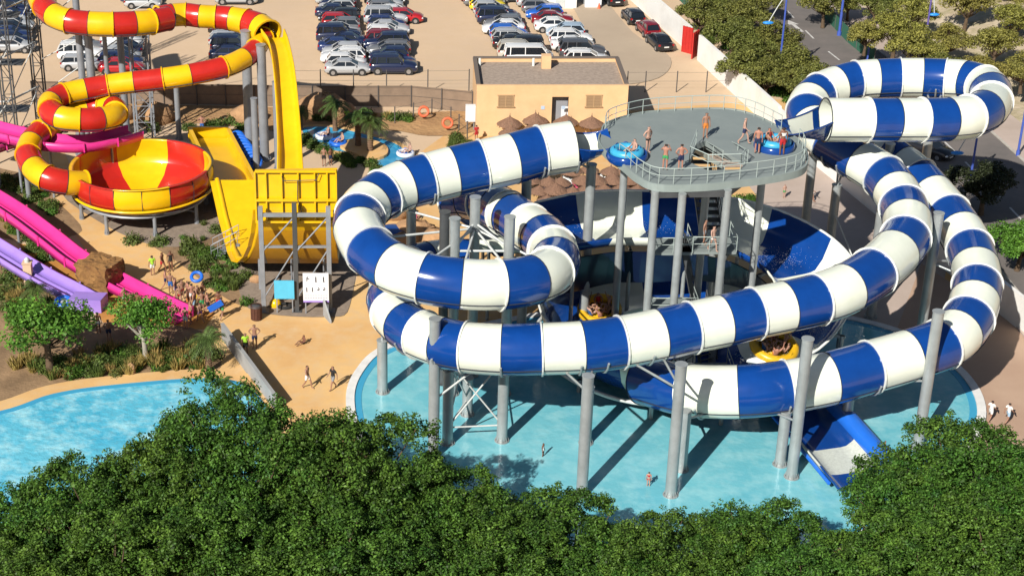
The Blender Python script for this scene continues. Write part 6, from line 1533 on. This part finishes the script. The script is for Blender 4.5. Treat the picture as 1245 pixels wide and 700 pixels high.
# ------------------------------------------------------------------ inflatable rings, life rings
M_blr = mat('blue_ring', (.02, .14, .62), .35); M_wr = mat('white_ring', (.72, .74, .78), .4); M_or = mat('orange_ring', (.72, .13, .05), .5)
def ring(px, label, m, r=.5, tr=.17, z=.0, tilt=0, name='inflatable_ring', group='blue inflatable rings', off=(0, 0)):
    c = P(*px)+Vector((off[0], off[1], z)); mb = MB(); M = Matrix.Rotation(tilt, 3, 'X')
    mb.tube([c+M @ Vector((r*math.cos(a), r*math.sin(a), 0))+Vector((0, 0, tr)) for a in np.linspace(0, 6.2832, 19)], tr, n=8, cap=False); mb.build(name, m, None, label, 'ring', group, loc=c)
for i in range(9):
    ring((289+i*2.6, 178+i*3.6), f'blue inflatable ring leaning in the line beside the yellow run-out, {ORD[i]} from its far end', M_blr if i % 3 else M_brite, .52, .2, .55, 1.1)
ring((75, 378), 'blue and white ring pile beside the end of the purple slide, lowest', M_blr, .5, .2, 0, 0); ring((82, 377), 'white ring beside the end of the purple slide', M_wr, .5, .2, .1, .3); ring((78, 376), 'blue ring topmost of the pile by the purple slide', M_blr, .5, .2, .4, .2)
for i, (px, l) in enumerate((((515, 146), 'orange life ring on the wire fence, farther from the building'), ((544, 160), 'orange life ring on the wire fence, nearer the building'))): ring(px, l, M_or, .42, .12, .7, 1.2, 'life_ring', 'orange life rings')
for i, (px, l) in enumerate((((394, 168), 'blue and white float drifting at the upper end of the river'), ((411, 176), 'blue float drifting before the river palms'), ((493, 189), 'white float drifting at the lower end of the river'))):
    raft('river_float', l, P(*px, .1), .62, M_wr if i != 1 else M_blr, M_blr, (0, 0), 1, ['in the upper river float', 'in the middle river float', 'in the lower river float'][i], .2, 'river floats', floor=True)
mb = MB(); c = P(262, 372, 1.2); mb.box(c, (1.1, .12, .42), M=Euler((0, -.5, .2)).to_matrix()); mb.build('swim_board', M_blr, None, 'small blue swim board held up at the outer end of the queue', 'board', loc=c)
ring((240, 352), 'blue ring held up in the queue by the pink slide', M_blr, .38, .13, .9, .6)
# ------------------------------------------------------------------ street furniture
M_bpost = mat('blue_post', (.06, .11, .45), .5, (3, .2)); M_bhead = mat('blue_lamp_head', (.03, .26, .72), .4); M_ppost = mat('purple_post', (.12, .09, .30), .5)
def lamp(px, top, label, m=M_bpost, head=None, r=.11):
    b = P(*px); tz = PY(px[0], top, b.y).z; t = thing('street_lamp', label, 'lamp post', b, group='blue street lamps'); mb = MB(); mb.cyl(b, (b.x, b.y, tz), r, r*.75, n=10); mb.cyl(b, b+Vector((0, 0, .5)), r*1.5, n=10); mb.build('post', m, t)
    if head:
        e = PY(head[0], head[1], b.y); mb = MB(); mb.tube([(b.x, b.y, tz-.1), ((b.x+e.x)/2, b.y, (tz*.6+e.z*.4)-.25), tuple(e)], .05, n=6); mb.build('arm', M_pipe, t); mb = MB(); mb.ell(e, (.55, .3, .16), 12, 6); mb.build('lamp_head', M_bhead, t)
lamp((946, 100), -10, 'tall blue and white post among the olive trees with a blue lamp head', head=(934, 28))
lamp((1020, 44), -6, 'blue post at the near edge of the far pavement', r=.16)
lamp((1054, 78), 52, 'short post with a long curved arm and a blue head behind the high loop', head=(1078, 38))
lamp((1122, 72), -20, 'purple post on the slope with a blue head near the photo top', M_ppost, (1136, 18))
lamp((1178, 229), 140, 'blue post beside the kerb under the loop end with a drooping blue head', head=(1164, 186))
lamp((1237, 190), 75, 'blue and pink post at the photo edge beyond the street')
lamp((1245, 60), 30, 'lamp with a blue head at the photo edge on the slope', head=(1226, 30))
b = P(953, 108); t = thing('banner', 'white vertical banner on a pole behind the white wall', 'banner', b); mb = MB(); mb.cyl(b, b+Vector((0, 0, 3.2)), .05); mb.build('pole', M_gsteel, t); mb = MB(); mb.box(b+Vector((.0, -.08, 2.3)), (1.0, .05, 1.6)); pn = mb.build('panel', M_doorw, t)
mb = MB(); mb.box(b+Vector((0, -.115, 2.95)), (.9, .01, .22)); mb.box(b+Vector((0, -.115, 1.75)), (.7, .01, .14)); mb.build('print', M_gate, pn)
for px, l, s in (((690, 13), 'tall white box standing at the head of the car rows', (3.4, 2.6, 2.6)),):
    c = P(692, 11); t = thing('white_container', l, 'container', c); mb = MB(); mb.box(c+Vector((-1, 1.5, 1.3)), (3.6, 2.8, 2.6)); mb.build('case', M_white, t); mb = MB(); mb.box(c+Vector((-1, 1.5, 2.64)), (3.7, 2.9, .1)); mb.box(c+Vector((-1, .085, 1.2)), (1.0, .05, 2.2)); mb.build('trim', M_pipe, t)
c = P(721, 10); t = thing('ticket_kiosk', 'small white kiosk with a dark window at the photo top', 'kiosk', c); mb = MB(); mb.box(c+Vector((0, .8, .55)), (1.8, 1.6, 1.1))
for s in (-.82, .82): mb.box(c+Vector((s, .8, 1.6)), (.16, 1.6, 1.1))
mb.box(c+Vector((0, 1.5, 1.6)), (1.5, .14, 1.1)); mb.box(c+Vector((0, .8, 2.22)), (2.1, 1.9, .16)); mb.build('booth', M_doorw, t); mb = MB(); mb.box(c+Vector((0, .12, 1.62)), (1.45, .04, 1.0)); mb.build('window', M_glass, t); mb = MB(); mb.lathe(c+Vector((.6, -.4, 0)), [(.22, 0), (.14, .3), (.03, .7)], 10); mb.build('cone', M_or, t)
# house on the slope
q = PY(1165, 6, 250); t = thing('hillside_house', 'pale house with a dark window on the slope at the photo top', 'house', (q.x, 250, 0)); mb = MB(); mb.box((q.x+4, 254, 4.5), (14, 8, 9)); mb.build('wall', M_white, t)
for k in range(3):
    mb = MB(); mb.box((q.x+.5+k*3.4, 249.97, 4.6), (1.6, .1, 2.0)); mb.build('window', M_glass, t)
mb = MB(); mb.box((q.x+4, 254, 9.1), (14.8, 8.8, .25)); mb.build('roof', M_tanw, t)
